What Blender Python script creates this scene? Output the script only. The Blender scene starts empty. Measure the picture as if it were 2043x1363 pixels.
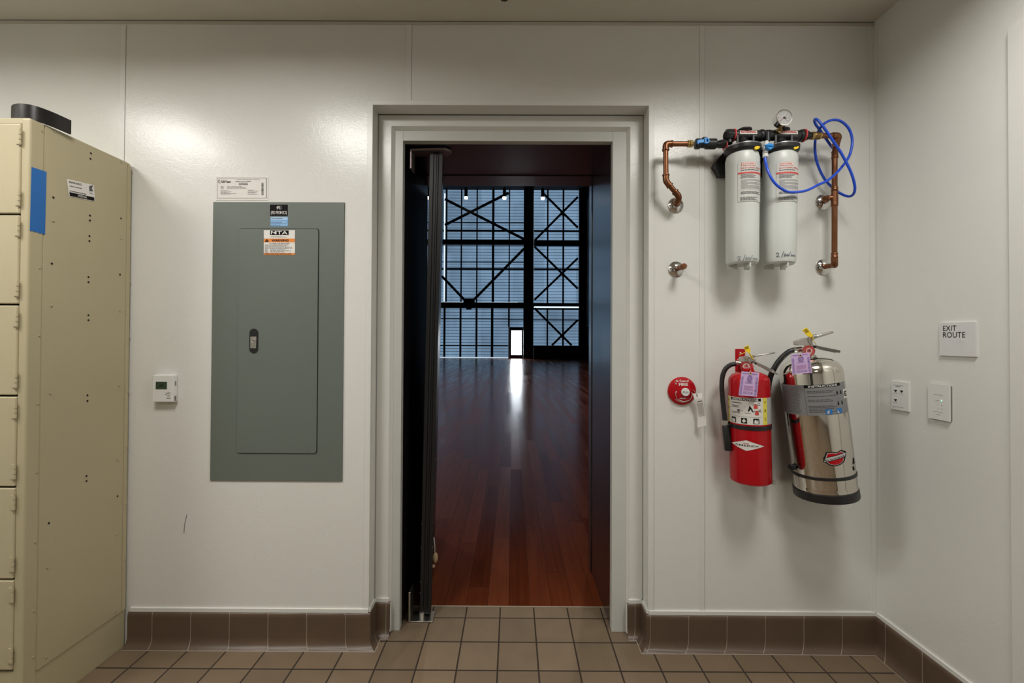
import bpy, math, random
from mathutils import Vector as V, Matrix, noise as mnoise
random.seed(7)
scene = bpy.context.scene
COL = scene.collection
PI = math.pi

# ------------------------------------------------------------------ camera solution (pixels of the 2043x1363 frame)
F, CX, CY, PITCH, ROLL, YAW, CAMH = 870.5, 1020.27, 668.89, .0104, .0047, -.0026, 1.2635
def ray(u, v):
    a, b = u-CX, v-CY
    c, s = math.cos(ROLL), math.sin(ROLL); a, b = c*a+s*b, -s*a+c*b
    x, y, z = a/F, 1., -b/F
    c, s = math.cos(PITCH), math.sin(PITCH); y, z = c*y-s*z, s*y+c*z
    c, s = math.cos(YAW), math.sin(YAW); x, y = c*x+s*y, -s*x+c*y
    return V((x, y, z))
CAM = V((0, 0, CAMH))
def at(u, v, ax, val):
    d = ray(u, v); t = (val-CAM[ax])/d[ax]
    return CAM+d*t
DW = 1.8094            # back wall
XR = 1.5013            # right wall
HC = 2.5937            # ceiling
XL = -2.75; YB = -2.9  # left wall, wall behind the camera
def W(u, v, p=0.): return at(u, v, 1, DW-p)
def FX(cx, cy, p=0.): return W(1280+cx/3.4957, 190+cy/3.4957, p)
def FH(cx, cy, p=0.): return W(1410+cx/9.286, 210+cy/9.286, p)
def EX(cx, cy, p=0.): return W(1300+cx/3.407, 630+cy/3.407, p)
def EH(cx, cy, p=0.): return W(1420+cx/7.296, 640+cy/7.296, p)
def RW(cx, cy, p=0.): return at(1740+cx/4.545, 600+cy/4.543, 0, XR-p)
def rm(px, y=1.70): return px*y/F     # radius in metres of so many pixels at depth y

# ------------------------------------------------------------------ materials
def lin(c):
    if isinstance(c, str):
        c = [int(c[i:i+2], 16)/255 for i in (0, 2, 4)]
        return tuple(x/12.92 if x <= .04045 else ((x+.055)/1.055)**2.4 for x in c)
    return tuple(c)
def newmat(name):
    m = bpy.data.materials.new(name); m.use_nodes = True
    nt = m.node_tree; return m, nt, nt.nodes['Principled BSDF']
def N(nt, t, **kw):
    n = nt.nodes.new(t)
    for k, v in kw.items(): setattr(n, k, v)
    return n
def setin(n, **kw):
    for k, v in kw.items(): n.inputs[k.replace('_', ' ')].default_value = v
_m = {}
def M(name, col, rough=.5, metal=0., var=.08, scale=9., bump=0., bscale=120., coat=0., emit=None, estr=0., rvar=0., spec=None):
    if name in _m: return _m[name]
    m, nt, b = newmat(name); c = lin(col)
    tc = N(nt, 'ShaderNodeTexCoord'); no = N(nt, 'ShaderNodeTexNoise')
    setin(no, Scale=scale, Detail=4.)
    nt.links.new(tc.outputs['Object'], no.inputs['Vector'])
    mx = N(nt, 'ShaderNodeMix', data_type='RGBA')
    mx.inputs[6].default_value = (*[x*(1-var) for x in c], 1); mx.inputs[7].default_value = (*[min(1, x*(1+var)) for x in c], 1)
    nt.links.new(no.outputs['Fac'], mx.inputs[0]); nt.links.new(mx.outputs[2], b.inputs['Base Color'])
    setin(b, Roughness=rough, Metallic=metal)
    if spec is not None: b.inputs['Specular IOR Level'].default_value = spec
    if coat: b.inputs['Coat Weight'].default_value = coat; b.inputs['Coat Roughness'].default_value = max(.08, rough*1.3)
    if rvar:
        mr = N(nt, 'ShaderNodeMapRange'); setin(mr, To_Min=max(0, rough-rvar), To_Max=rough+rvar)
        nt.links.new(no.outputs['Fac'], mr.inputs['Value']); nt.links.new(mr.outputs['Result'], b.inputs['Roughness'])
    if bump:
        n2 = N(nt, 'ShaderNodeTexNoise'); setin(n2, Scale=bscale, Detail=3.)
        nt.links.new(tc.outputs['Object'], n2.inputs['Vector'])
        bp = N(nt, 'ShaderNodeBump'); setin(bp, Strength=bump, Distance=.002)
        nt.links.new(n2.outputs['Fac'], bp.inputs['Height']); nt.links.new(bp.outputs['Normal'], b.inputs['Normal'])
    if emit is not None:
        b.inputs['Emission Color'].default_value = (*lin(emit), 1); b.inputs['Emission Strength'].default_value = estr
    _m[name] = m; return m

WALLC = (.70, .700, .664)
def wall_material():
    m, nt, b = newmat('wall_panel')
    tc = N(nt, 'ShaderNodeTexCoord')
    n1 = N(nt, 'ShaderNodeTexNoise'); setin(n1, Scale=1.3, Detail=3.)
    n2 = N(nt, 'ShaderNodeTexNoise'); setin(n2, Scale=72., Detail=4., Distortion=1.2)
    n3 = N(nt, 'ShaderNodeTexNoise'); setin(n3, Scale=7., Detail=2.)
    for n in (n1, n2, n3): nt.links.new(tc.outputs['Object'], n.inputs['Vector'])
    mx = N(nt, 'ShaderNodeMix', data_type='RGBA')
    mx.inputs[6].default_value = (*[x*.96 for x in WALLC], 1); mx.inputs[7].default_value = (*[x*1.03 for x in WALLC], 1)
    nt.links.new(n1.outputs['Fac'], mx.inputs[0]); nt.links.new(mx.outputs[2], b.inputs['Base Color'])
    setin(b, Roughness=.25)
    b1 = N(nt, 'ShaderNodeBump'); setin(b1, Strength=.22, Distance=.0016)
    b2 = N(nt, 'ShaderNodeBump'); setin(b2, Strength=.12, Distance=.006)
    nt.links.new(n2.outputs['Fac'], b1.inputs['Height']); nt.links.new(n3.outputs['Fac'], b2.inputs['Height'])
    nt.links.new(b2.outputs['Normal'], b1.inputs['Normal']); nt.links.new(b1.outputs['Normal'], b.inputs['Normal'])
    return m
def tile_material():
    m, nt, b = newmat('quarry_tile')
    tc = N(nt, 'ShaderNodeTexCoord'); mp = N(nt, 'ShaderNodeMapping')
    s = .1569
    setin(mp, Location=(.2083+s*20, -1.9927+s*40, 0))
    nt.links.new(tc.outputs['Object'], mp.inputs['Vector'])
    br = N(nt, 'ShaderNodeTexBrick', offset=0., squash=1.)
    setin(br, Scale=1., Mortar_Size=.0035, Mortar_Smooth=.25, Brick_Width=s, Row_Height=s, Bias=0.)
    br.inputs['Color1'].default_value = (.192, .138, .088, 1); br.inputs['Color2'].default_value = (.158, .113, .072, 1)
    br.inputs['Mortar'].default_value = (.030, .021, .014, 1)
    nt.links.new(mp.outputs['Vector'], br.inputs['Vector'])
    n1 = N(nt, 'ShaderNodeTexNoise'); setin(n1, Scale=14., Detail=6.)
    nt.links.new(tc.outputs['Object'], n1.inputs['Vector'])
    mx = N(nt, 'ShaderNodeMix', data_type='RGBA', blend_type='MULTIPLY'); mx.inputs[0].default_value = .5
    rp = N(nt, 'ShaderNodeMapRange'); setin(rp, To_Min=.7, To_Max=1.25)
    nt.links.new(n1.outputs['Fac'], rp.inputs['Value'])
    nt.links.new(br.outputs['Color'], mx.inputs[6]); nt.links.new(rp.outputs['Result'], mx.inputs[7])
    nt.links.new(mx.outputs[2], b.inputs['Base Color'])
    rr = N(nt, 'ShaderNodeMapRange'); setin(rr, To_Min=.28, To_Max=.5)
    nt.links.new(n1.outputs['Fac'], rr.inputs['Value'])
    ra = N(nt, 'ShaderNodeMath', operation='ADD', use_clamp=True); nt.links.new(rr.outputs['Result'], ra.inputs[0]); nt.links.new(br.outputs['Fac'], ra.inputs[1]); nt.links.new(ra.outputs[0], b.inputs['Roughness'])
    bp = N(nt, 'ShaderNodeBump', invert=True); setin(bp, Strength=.6, Distance=.003)
    nt.links.new(br.outputs['Fac'], bp.inputs['Height']); nt.links.new(bp.outputs['Normal'], b.inputs['Normal'])
    return m
def plank_material():
    m, nt, b = newmat('hall_planks')
    def math_(op, a, c=None):
        n = N(nt, 'ShaderNodeMath', operation=op)
        for i, x in enumerate((a, c)):
            if x is None: continue
            if isinstance(x, (int, float)): n.inputs[i].default_value = x
            else: nt.links.new(x, n.inputs[i])
        return n.outputs[0]
    tc = N(nt, 'ShaderNodeTexCoord'); sp = N(nt, 'ShaderNodeSeparateXYZ')
    nt.links.new(tc.outputs['Object'], sp.inputs[0])
    xs = math_('DIVIDE', math_('ADD', sp.outputs[0], .012), .102); xi = math_('FLOOR', xs); xf = math_('FRACT', xs)
    w1 = N(nt, 'ShaderNodeTexWhiteNoise', noise_dimensions='1D'); nt.links.new(xi, w1.inputs['W'])
    ys = math_('ADD', math_('DIVIDE', sp.outputs[1], 1.55), math_('MULTIPLY', w1.outputs[0], 7.3)); yi = math_('FLOOR', ys); yf = math_('FRACT', ys)
    cb = N(nt, 'ShaderNodeCombineXYZ'); nt.links.new(xi, cb.inputs[0]); nt.links.new(yi, cb.inputs[1])
    w2 = N(nt, 'ShaderNodeTexWhiteNoise', noise_dimensions='2D'); nt.links.new(cb.outputs[0], w2.inputs['Vector'])
    mp = N(nt, 'ShaderNodeMapping'); setin(mp, Scale=(42., 2.2, 1.)); nt.links.new(tc.outputs['Object'], mp.inputs['Vector'])
    ad = N(nt, 'ShaderNodeVectorMath', operation='ADD'); nt.links.new(mp.outputs[0], ad.inputs[0]); nt.links.new(w2.outputs['Color'], ad.inputs[1])
    gr = N(nt, 'ShaderNodeTexNoise'); setin(gr, Scale=1., Detail=6., Distortion=.6); nt.links.new(ad.outputs[0], gr.inputs['Vector'])
    cr = N(nt, 'ShaderNodeValToRGB'); e = cr.color_ramp.elements
    e[0].position = 0.; e[0].color = (.045, .009, .0032, 1); e[1].position = 1.; e[1].color = (.175, .044, .012, 1)
    q = e.new(.5); q.color = (.105, .024, .008, 1)
    nt.links.new(math_('ADD', math_('MULTIPLY', w2.outputs['Value'], .45), math_('MULTIPLY', gr.outputs['Fac'], .60)), cr.inputs['Fac'])
    # joints
    ex = math_('MINIMUM', xf, math_('SUBTRACT', 1., xf)); ey = math_('MULTIPLY', math_('MINIMUM', yf, math_('SUBTRACT', 1., yf)), 15.)
    jn = math_('LESS_THAN', math_('MINIMUM', ex, ey), .010)
    mx = N(nt, 'ShaderNodeMix', data_type='RGBA'); nt.links.new(jn, mx.inputs[0]); nt.links.new(cr.outputs['Color'], mx.inputs[6])
    mx.inputs[7].default_value = (.030, .009, .004, 1); nt.links.new(mx.outputs[2], b.inputs['Base Color'])
    b.inputs['Specular IOR Level'].default_value = .11
    rr = N(nt, 'ShaderNodeMapRange'); setin(rr, To_Min=.17, To_Max=.27); nt.links.new(w2.outputs['Value'], rr.inputs['Value'])
    nt.links.new(rr.outputs['Result'], b.inputs['Roughness'])
    # every board lies a touch tilted, so reflections break up board by board
    nm = N(nt, 'ShaderNodeCombineXYZ')
    nt.links.new(math_('MULTIPLY', math_('SUBTRACT', w1.outputs[0], .5), .006), nm.inputs[0])
    nt.links.new(math_('MULTIPLY', math_('SUBTRACT', w2.outputs['Value'], .5), .012), nm.inputs[1]); nm.inputs[2].default_value = 1.
    nz = N(nt, 'ShaderNodeVectorMath', operation='NORMALIZE'); nt.links.new(nm.outputs[0], nz.inputs[0]); nt.links.new(nz.outputs[0], b.inputs['Normal'])
    return m
def glazing_material():
    """translucent ribbed panels with daylight behind them"""
    m, nt, b = newmat('daylit_panel')
    tc = N(nt, 'ShaderNodeTexCoord'); sp = N(nt, 'ShaderNodeSeparateXYZ'); nt.links.new(tc.outputs['Object'], sp.inputs[0])
    dv = N(nt, 'ShaderNodeMath', operation='DIVIDE'); dv.inputs[1].default_value = .2075; nt.links.new(sp.outputs[2], dv.inputs[0])
    fr = N(nt, 'ShaderNodeMath', operation='FRACT'); nt.links.new(dv.outputs[0], fr.inputs[0])
    lt = N(nt, 'ShaderNodeMath', operation='LESS_THAN'); lt.inputs[1].default_value = .17; nt.links.new(fr.outputs[0], lt.inputs[0])
    n1 = N(nt, 'ShaderNodeTexNoise'); setin(n1, Scale=.55, Detail=3.); nt.links.new(tc.outputs['Object'], n1.inputs['Vector'])
    mp = N(nt, 'ShaderNodeMapping'); setin(mp, Scale=(.46, 1, .28)); nt.links.new(tc.outputs['Object'], mp.inputs['Vector'])
    fl = N(nt, 'ShaderNodeVectorMath', operation='FLOOR'); nt.links.new(mp.outputs[0], fl.inputs[0])
    wn = N(nt, 'ShaderNodeTexWhiteNoise'); nt.links.new(fl.outputs[0], wn.inputs['Vector'])
    ad = N(nt, 'ShaderNodeMath', operation='ADD'); nt.links.new(n1.outputs['Fac'], ad.inputs[0])
    ml = N(nt, 'ShaderNodeMath', operation='MULTIPLY'); ml.inputs[1].default_value = .35; nt.links.new(wn.outputs[0], ml.inputs[0]); nt.links.new(ml.outputs[0], ad.inputs[1])
    mr = N(nt, 'ShaderNodeMapRange'); setin(mr, From_Min=.25, From_Max=1., To_Min=.62, To_Max=1.25); nt.links.new(ad.outputs[0], mr.inputs['Value'])
    mx = N(nt, 'ShaderNodeMix', data_type='RGBA'); nt.links.new(lt.outputs[0], mx.inputs[0])
    mx.inputs[6].default_value = (.175, .280, .405, 1); mx.inputs[7].default_value = (.035, .062, .105, 1)
    nt.links.new(mx.outputs[2], b.inputs['Emission Color']); nt.links.new(mr.outputs['Result'], b.inputs['Emission Strength'])
    b.inputs['Base Color'].default_value = (.02, .025, .03, 1); setin(b, Roughness=.6)
    return m

WALL = wall_material(); TILE = tile_material(); PLANK = plank_material(); GLAZE = glazing_material()
TRIM = M('white_trim', (.69, .69, .655), .3, var=.03)
FRAMEP = M('door_frame_paint', (.55, .555, .52), .35, var=.04)
CEIL = M('ceiling_paint', (.60, .57, .49), .7, var=.03)
COVE = M('cove_tile', (.098, .064, .041), .38, var=.22, scale=7.)
GROUT = M('light_grout', (.33, .28, .22), .8)
DARKGAP = M('shadow_gap', (.02, .018, .014), .9)
BLKPORT = M('black_brown_satin', (.012, .008, .009), .22, var=.15, spec=1., coat=.8)
BLK = M('black_plastic', (.012, .012, .013), .38)
BLKM = M('black_paint', (.010, .011, .013), .5)
LOCK = M('locker_enamel', (.44, .385, .245), .42, var=.04, scale=4., bump=.05, bscale=300.)
LOCKD = M('locker_enamel_front', (.46, .405, .262), .38, var=.03)
HOLE = M('hole_black', (.003, .003, .003), .9)
SCREW = M('screw_metal', (.50, .45, .32), .3, metal=.6)
BTAPE = M('blue_tape', '1f66b0', .55, var=.06)
PAPER = M('paper_white', (.70, .68, .64), .6, var=.03)
INK = M('ink_black', (.010, .010, .010), .75, spec=.1)
INKG = M('ink_grey', (.10, .10, .105), .75, spec=.1)
INKL = M('ink_pale', (.30, .30, .30), .6)
PANEL = M('panel_grey', (.128, .149, .129), .42, var=.04, scale=3., bump=.04, bscale=400.)
ORANGE = M('warning_orange', (.72, .23, .035), .5)
LBLUE = M('pale_blue', (.36, .54, .74), .5)
MBLUE = M('mid_blue', (.15, .37, .66), .5)
CHROME = M('chrome', (.78, .77, .75), .08, metal=1., var=.02)
STEEL = M('polished_steel', (.74, .71, .65), .075, metal=1., var=.03)
SATIN = M('satin_steel', (.56, .54, .50), .32, metal=1., var=.06)
COPPER = M('old_copper', (.22, .092, .044), .34, metal=.85, var=.25, scale=22., rvar=.08)
BRASS = M('brass', (.48, .33, .13), .3, metal=.9, var=.2, scale=40.)
WPLAS = M('white_plastic', (.72, .72, .70), .4, var=.02)
CANW = M('cartridge_white', (.59, .615, .59), .38, var=.02)
RED = M('red_enamel', (.40, .0045, .010), .25, var=.05, spec=.32)
REDP = M('red_plastic', (.62, .06, .06), .4)
REDINK = M('red_ink', (.55, .06, .05), .5)
YEL = M('yellow_plastic', (.85, .60, .02), .42)
YELP = M('yellow_print', (.78, .68, .08), .5)
LILAC = M('lilac_card', (.56, .40, .66), .6, var=.05)
LILACD = M('lilac_print', (.27, .17, .40), .6)
BLUET = M('blue_tube', (.012, .075, .62), .3)
BLUEV = M('blue_valve', (.02, .27, .72), .35)
GREYL = M('grey_label', (.20, .205, .21), .45)
GREYP = M('grey_print', (.50, .50, .49), .5)
SILVERP = M('silver_print', (.52, .53, .52), .45)
LCD = M('lcd_green', (.030, .055, .034), .2)
GLEAF = M('door_leaf_black', (.010, .010, .011), .35)
ALU = M('dark_aluminium', (.035, .035, .035), .36, metal=.7)
PINKST = M('pivot_plate', (.42, .34, .33), .38, metal=.8)
BEIGE = M('beige_rubber', (.46, .33, .20), .6)

# ------------------------------------------------------------------ mesh builder
_txt = {}
def text_geo(s, bold):
    k = (s, bold)
    if k not in _txt:
        c = bpy.data.curves.new('t', 'FONT'); c.body = s; c.size = 1.; c.resolution_u = 3; c.offset = bold
        o = bpy.data.objects.new('t', c); COL.objects.link(o); bpy.context.view_layer.update()
        me = bpy.data.meshes.new_from_object(o.evaluated_get(bpy.context.evaluated_depsgraph_get()))
        vs = [(v.co.x, v.co.y) for v in me.vertices]; fs = [tuple(p.vertices) for p in me.polygons]
        bpy.data.objects.remove(o); bpy.data.curves.remove(c); bpy.data.meshes.remove(me)
        x0 = min(a for a, _ in vs); x1 = max(a for a, _ in vs); y0 = min(b for _, b in vs); y1 = max(b for _, b in vs)
        _txt[k] = ([(a-x0, b-y0) for a, b in vs], fs, x1-x0, y1-y0)
    return _txt[k]
def catmull(pts, n=8):
    pts = [V(p) for p in pts]; out = []
    P = [pts[0]*2-pts[1]]+pts+[pts[-1]*2-pts[-2]]
    for i in range(1, len(P)-2):
        for k in range(n):
            t = k/n; a, b, c, d = P[i-1:i+3]
            out.append(.5*((2*b)+(c-a)*t+(2*a-5*b+4*c-d)*t*t+(3*b-a-3*c+d)*t**3))
    out.append(pts[-1]); return out
def perp(a):
    a = a.normalized(); h = V((0, 0, 1)) if abs(a.z) < .9 else V((1, 0, 0))
    x = h.cross(a).normalized(); return x, a.cross(x)
class MB:
    def __init__(s): s.v = []; s.f = []; s.m = []; s.s = []
    def add(s, vs, fs, mat, smooth=False):
        o = len(s.v); s.v += [V(x) for x in vs]
        for f in fs: s.f.append(tuple(i+o for i in f)); s.m.append(mat); s.s.append(smooth)
        return s
    def quad(s, a, b, c, d, mat): return s.add((a, b, c, d), ((0, 1, 2, 3),), mat)
    def box(s, lo, hi, mat):
        (a, b, c), (d, e, f) = [min(x, y) for x, y in zip(lo, hi)], [max(x, y) for x, y in zip(lo, hi)]
        return s.add([(x, y, z) for z in (c, f) for y in (b, e) for x in (a, d)],
                     ((0, 2, 3, 1), (4, 5, 7, 6), (0, 1, 5, 4), (2, 6, 7, 3), (0, 4, 6, 2), (1, 3, 7, 5)), mat)
    def prism(s, poly, dv, mat, smooth=False):
        """polygon (3-D points, any winding) extruded by the vector dv"""
        n = len(poly); dv = V(dv); p = [V(x) for x in poly]
        nr = V((0, 0, 0))
        for i in range(n): nr += p[i].cross(p[(i+1) % n])
        if nr.dot(dv) > 0: p.reverse()
        s.add(p+[x+dv for x in p], [tuple(range(n)), tuple(range(2*n-1, n-1, -1))], mat)
        return s.add(p+[x+dv for x in p], [(i, i+n, (i+1) % n+n, (i+1) % n) for i in range(n)], mat, smooth)
    def bar(s, a, b, w, h, mat, up=(0, 0, 1), w2=None, h2=None):
        a, b = V(a), V(b); d = (b-a).normalized(); x = d.cross(V(up)).normalized(); y = x.cross(d)
        w2 = w2 or w; h2 = h2 or h
        vs = [a+x*i*w/2+y*j*h/2 for i, j in ((-1, -1), (1, -1), (1, 1), (-1, 1))]+[b+x*i*w2/2+y*j*h2/2 for i, j in ((-1, -1), (1, -1), (1, 1), (-1, 1))]
        return s.add(vs, ((0, 1, 2, 3), (7, 6, 5, 4), (0, 4, 5, 1), (1, 5, 6, 2), (2, 6, 7, 3), (3, 7, 4, 0)), mat)
    def lathe(s, prof, O, A, mat, seg=32, smooth=True, cap=True):
        O = V(O); A = V(A).normalized(); x, y = perp(A); vs = []; fs = []
        for r, h in prof:
            for k in range(seg):
                t = 2*PI*k/seg; vs.append(O+A*h+(x*math.cos(t)+y*math.sin(t))*r)
        for i in range(len(prof)-1):
            for k in range(seg):
                k2 = (k+1) % seg; fs.append((i*seg+k, i*seg+k2, (i+1)*seg+k2, (i+1)*seg+k))
        s.add(vs, fs, mat, smooth)
        if cap:
            n = len(prof)
            if prof[0][0] > 1e-5: s.add(vs[:seg], (tuple(range(seg-1, -1, -1)),), mat)
            if prof[-1][0] > 1e-5: s.add(vs[(n-1)*seg:], (tuple(range(seg)),), mat)
        return s
    def cyl(s, a, b, r, mat, seg=24, r2=None, ch=0.):
        a, b = V(a), V(b); L = (b-a).length; r2 = r if r2 is None else r2
        pr = [(r, 0), (r2, L)] if not ch else [(r-ch, 0), (r, ch), (r2, L-ch), (r2-ch, L)]
        return s.lathe(pr, a, b-a, mat, seg)
    def tube(s, pts, r, mat, seg=12, cap=True):
        pts = [V(p) for p in pts]; n = len(pts); rs = r if isinstance(r, (list, tuple)) else [r]*n
        vs = []; fs = []; x = None
        for i, p in enumerate(pts):
            d = (pts[min(i+1, n-1)]-pts[max(i-1, 0)]).normalized()
            if x is None: x, _ = perp(d)
            x = (x-d*x.dot(d)).normalized(); y = d.cross(x)
            for k in range(seg):
                t = 2*PI*k/seg; vs.append(p+(x*math.cos(t)+y*math.sin(t))*rs[i])
        for i in range(n-1):
            for k in range(seg):
                k2 = (k+1) % seg; fs.append((i*seg+k, i*seg+k2, (i+1)*seg+k2, (i+1)*seg+k))
        s.add(vs, fs, mat, True)
        if cap: s.add(vs[:seg], (tuple(range(seg-1, -1, -1)),), mat); s.add(vs[-seg:], (tuple(range(seg)),), mat)
        return s
    def ball(s, c, r, mat, seg=16, sc=(1, 1, 1)):
        c = V(c); rings = seg//2; vs = []; fs = []
        for i in range(rings+1):
            a = PI*i/rings
            for k in range(seg):
                t = 2*PI*k/seg; vs.append(c+V((math.sin(a)*math.cos(t)*r*sc[0], math.sin(a)*math.sin(t)*r*sc[1], -math.cos(a)*r*sc[2])))
        for i in range(rings):
            for k in range(seg):
                k2 = (k+1) % seg; fs.append((i*seg+k, i*seg+k2, (i+1)*seg+k2, (i+1)*seg+k))
        return s.add(vs, fs, mat, True)
    # --- printing on a surface: f(s, t, n) -> point
    def rect(s, f, a, b, c, d, mat, n=0., nx=1):
        vs = []; fs = []
        for i in range(nx+1):
            q = a+(c-a)*i/nx; vs += [f(q, b, n), f(q, d, n)]
        for i in range(nx): fs.append((2*i, 2*i+2, 2*i+3, 2*i+1))
        return s.add(vs, fs, mat, nx > 1)
    def slab(s, f, a, b, c, d, mat, n0, n1, nx=1):
        s.rect(f, a, b, c, d, mat, n1, nx)
        for i in range(nx):
            q, w = a+(c-a)*i/nx, a+(c-a)*(i+1)/nx
            s.quad(f(q, b, n0), f(w, b, n0), f(w, b, n1), f(q, b, n1), mat); s.quad(f(w, d, n0), f(q, d, n0), f(q, d, n1), f(w, d, n1), mat)
        s.quad(f(a, d, n0), f(a, b, n0), f(a, b, n1), f(a, d, n1), mat); s.quad(f(c, b, n0), f(c, d, n0), f(c, d, n1), f(c, b, n1), mat)
        return s
    def poly(s, f, pts, mat, n=0.): return s.add([f(x, y, n) for x, y in pts], (tuple(range(len(pts))),), mat)
    def disc(s, f, x, y, r, mat, n=0., seg=20): return s.poly(f, [(x+r*math.cos(2*PI*k/seg), y+r*math.sin(2*PI*k/seg)) for k in range(seg)], mat, n)
    def ring(s, f, x, y, r0, r1, mat, n=0., seg=24):
        vs = []; 
        for k in range(seg):
            t = 2*PI*k/seg; vs += [f(x+r0*math.cos(t), y+r0*math.sin(t), n), f(x+r1*math.cos(t), y+r1*math.sin(t), n)]
        return s.add(vs, [(2*k, 2*k+1, (2*k+3) % (2*seg), (2*k+2) % (2*seg)) for k in range(seg)], mat)
    def text(s, f, body, x, y, h, mat, n=0., w=None, align='l', bold=.0, rot=0., slant=0.):
        vs, fs, tw, th = text_geo(body, bold); sy = h/th; sx = sy if w is None else w/tw; W_ = tw*sx
        ox = {'l': 0, 'c': -W_/2, 'r': -W_}[align]; c, q = math.cos(rot), math.sin(rot)
        out = []
        for a, b in vs:
            a, b = a*sx+ox+slant*b*sy, b*sy
            out.append(f(x+a*c-b*q, y+a*q+b*c, n))
        return s.add(out, fs, mat)
    def lines(s, f, x0, y0, x1, y1, k, mat, n=0., fill=.45, nx=2, ragged=.35):
        """k rows of unreadably small print"""
        for i in range(k):
            yy = y1-(y1-y0)*(i+.5)/k; h = (y1-y0)/k*fill/2; x = x0; end = x1-(x1-x0)*random.random()*ragged
            while x < end:
                w = min(end-x, (x1-x0)*random.uniform(.06, .2)); s.rect(f, x, yy-h, x+w, yy+h, mat, n, nx); x += w+(x1-x0)*.018
        return s
    def stroke(s, f, pts, w, mat, n=0.):
        for (a, b), (c, d) in zip(pts, pts[1:]):
            L = math.hypot(c-a, d-b) or 1; nx, ny = -(d-b)/L*w/2, (c-a)/L*w/2
            s.poly(f, [(a+nx, b+ny), (a-nx, b-ny), (c-nx, d-ny), (c+nx, d+ny)], mat, n)
        return s
    def build(s, name, parent=None, org=None, bevel=0., bseg=2, sharp=35, root=None):
        root = root or parent
        while root is not None and root.parent is not None: root = root.parent
        if org is None:
            if root is not None: org = root.location
            else:
                lo = [min(v[i] for v in s.v) for i in range(3)]; hi = [max(v[i] for v in s.v) for i in range(3)]
                org = V(((lo[0]+hi[0])/2, (lo[1]+hi[1])/2, lo[2]))
        org = V(org); me = bpy.data.meshes.new(name)
        me.from_pydata([tuple(v-org) for v in s.v], [], s.f)
        mats = []
        for i, m in enumerate(s.m):
            if m not in mats: mats.append(m); me.materials.append(m)
            me.polygons[i].material_index = mats.index(m)
        me.polygons.foreach_set('use_smooth', s.s); me.update()
        if any(s.s): me.set_sharp_from_angle(angle=math.radians(sharp))
        o = bpy.data.objects.new(name, me); COL.objects.link(o)
        if parent is not None: o.parent = parent
        else: o.location = org
        if bevel:
            b = o.modifiers.new('bevel', 'BEVEL'); b.width = bevel; b.segments = bseg; b.limit_method = 'ANGLE'; b.angle_limit = math.radians(40)
        return o
def thing(name, loc, label, cat, group=None):
    o = bpy.data.objects.new(name, None); COL.objects.link(o); o.location = loc; o.empty_display_size = .05
    return tag(o, label, cat, group)
def tag(o, label, cat, group=None):
    o['label'] = label; o['category'] = cat; o['kind'] = 'thing'
    if group: o['group'] = group
    return o
def struct(o, label=None):
    o['kind'] = 'structure'
    if label: o['label'] = label
    return o
def plane_map(O, U, Vv, Nn):
    O, U, Vv, Nn = V(O), V(U), V(Vv), V(Nn)
    return lambda s, t, n=0.: O+U*s+Vv*t+Nn*n
def quad_map(tl, tr, br, bl, Nn):
    """unit square onto four corners"""
    tl, tr, br, bl, Nn = V(tl), V(tr), V(br), V(bl), V(Nn)
    return lambda s, t, n=0.: (bl*(1-s)+br*s)*(1-t)+(tl*(1-s)+tr*s)*t+Nn*n
def cyl_map(O, A, r, V0):
    O = V(O); A = V(A).normalized(); V0 = V(V0); V0 = (V0-A*V0.dot(A)).normalized(); R0 = A.cross(V0).normalized()
    if R0.x < 0: R0 = -R0
    return lambda s, t, n=0.: O+A*t+(V0*math.cos(s/r)+R0*math.sin(s/r))*(r+n)
YN = V((0, -1, 0)); XN = V((-1, 0, 0)); ZP = V((0, 0, 1)); XP = V((1, 0, 0))
BACK = plane_map((0, DW, 0), XP, ZP, YN)          # s = world x, t = world z, n = out of the wall
RIGHT = plane_map((XR, 0, 0), (0, -1, 0), ZP, XN)  # s = -world y

# ================================================================== THE KITCHEN ROOM
AL, AR, AT, AY = -.588, .564, 2.240, 1.885        # alcove edges and depth
BLx, BRx, BT = -.531, .507, 2.190                 # alcove back plane inner edges
FY = 1.903                                        # face of the door frame
JL, JR, JT = -.4838, .4345, 2.134                 # clear opening
FLx, FRx, FT = -.5185, .4955, 2.178               # outer edge of the frame face
REV = 2.462                                       # hall side of the wall
SILL = 2.0762                                     # tile meets boards

b = MB()
b.quad((XL, DW, 0), (AL, DW, 0), (AL, DW, HC), (XL, DW, HC), WALL)
b.quad((AR, DW, 0), (XR, DW, 0), (XR, DW, HC), (AR, DW, HC), WALL)
b.quad((AL, DW, AT), (AR, DW, AT), (AR, DW, HC), (AL, DW, HC), WALL)
b.quad((AL, DW, 0), (AL, AY, 0), (AL, AY, AT), (AL, DW, AT), WALL)
b.quad((AR, AY, 0), (AR, DW, 0), (AR, DW, AT), (AR, AY, AT), WALL)
b.quad((AL, AY, AT), (AR, AY, AT), (AR, DW, AT), (AL, DW, AT), WALL)
b.quad((AL, AY, 0), (BLx, AY, 0), (BLx, AY, AT), (AL, AY, AT), WALL)
b.quad((BRx, AY, 0), (AR, AY, 0), (AR, AY, AT), (BRx, AY, AT), WALL)
b.quad((BLx, AY, BT), (BRx, AY, BT), (BRx, AY, AT), (BLx, AY, AT), WALL)
wall_back = struct(b.build('wall_back', org=(0, DW, 0)))
b = MB()
f = BACK
b.stroke(f, [(W(373, 1027).x, W(373, 1027).z), (W(369, 1044).x, W(369, 1044).z), (W(367, 1064).x, W(367, 1064).z)], .0022, M('scuff_black', (.09, .085, .075), .6), .0006)
b.build('scuff_mark', wall_back, org=(0, DW, 0))
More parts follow.
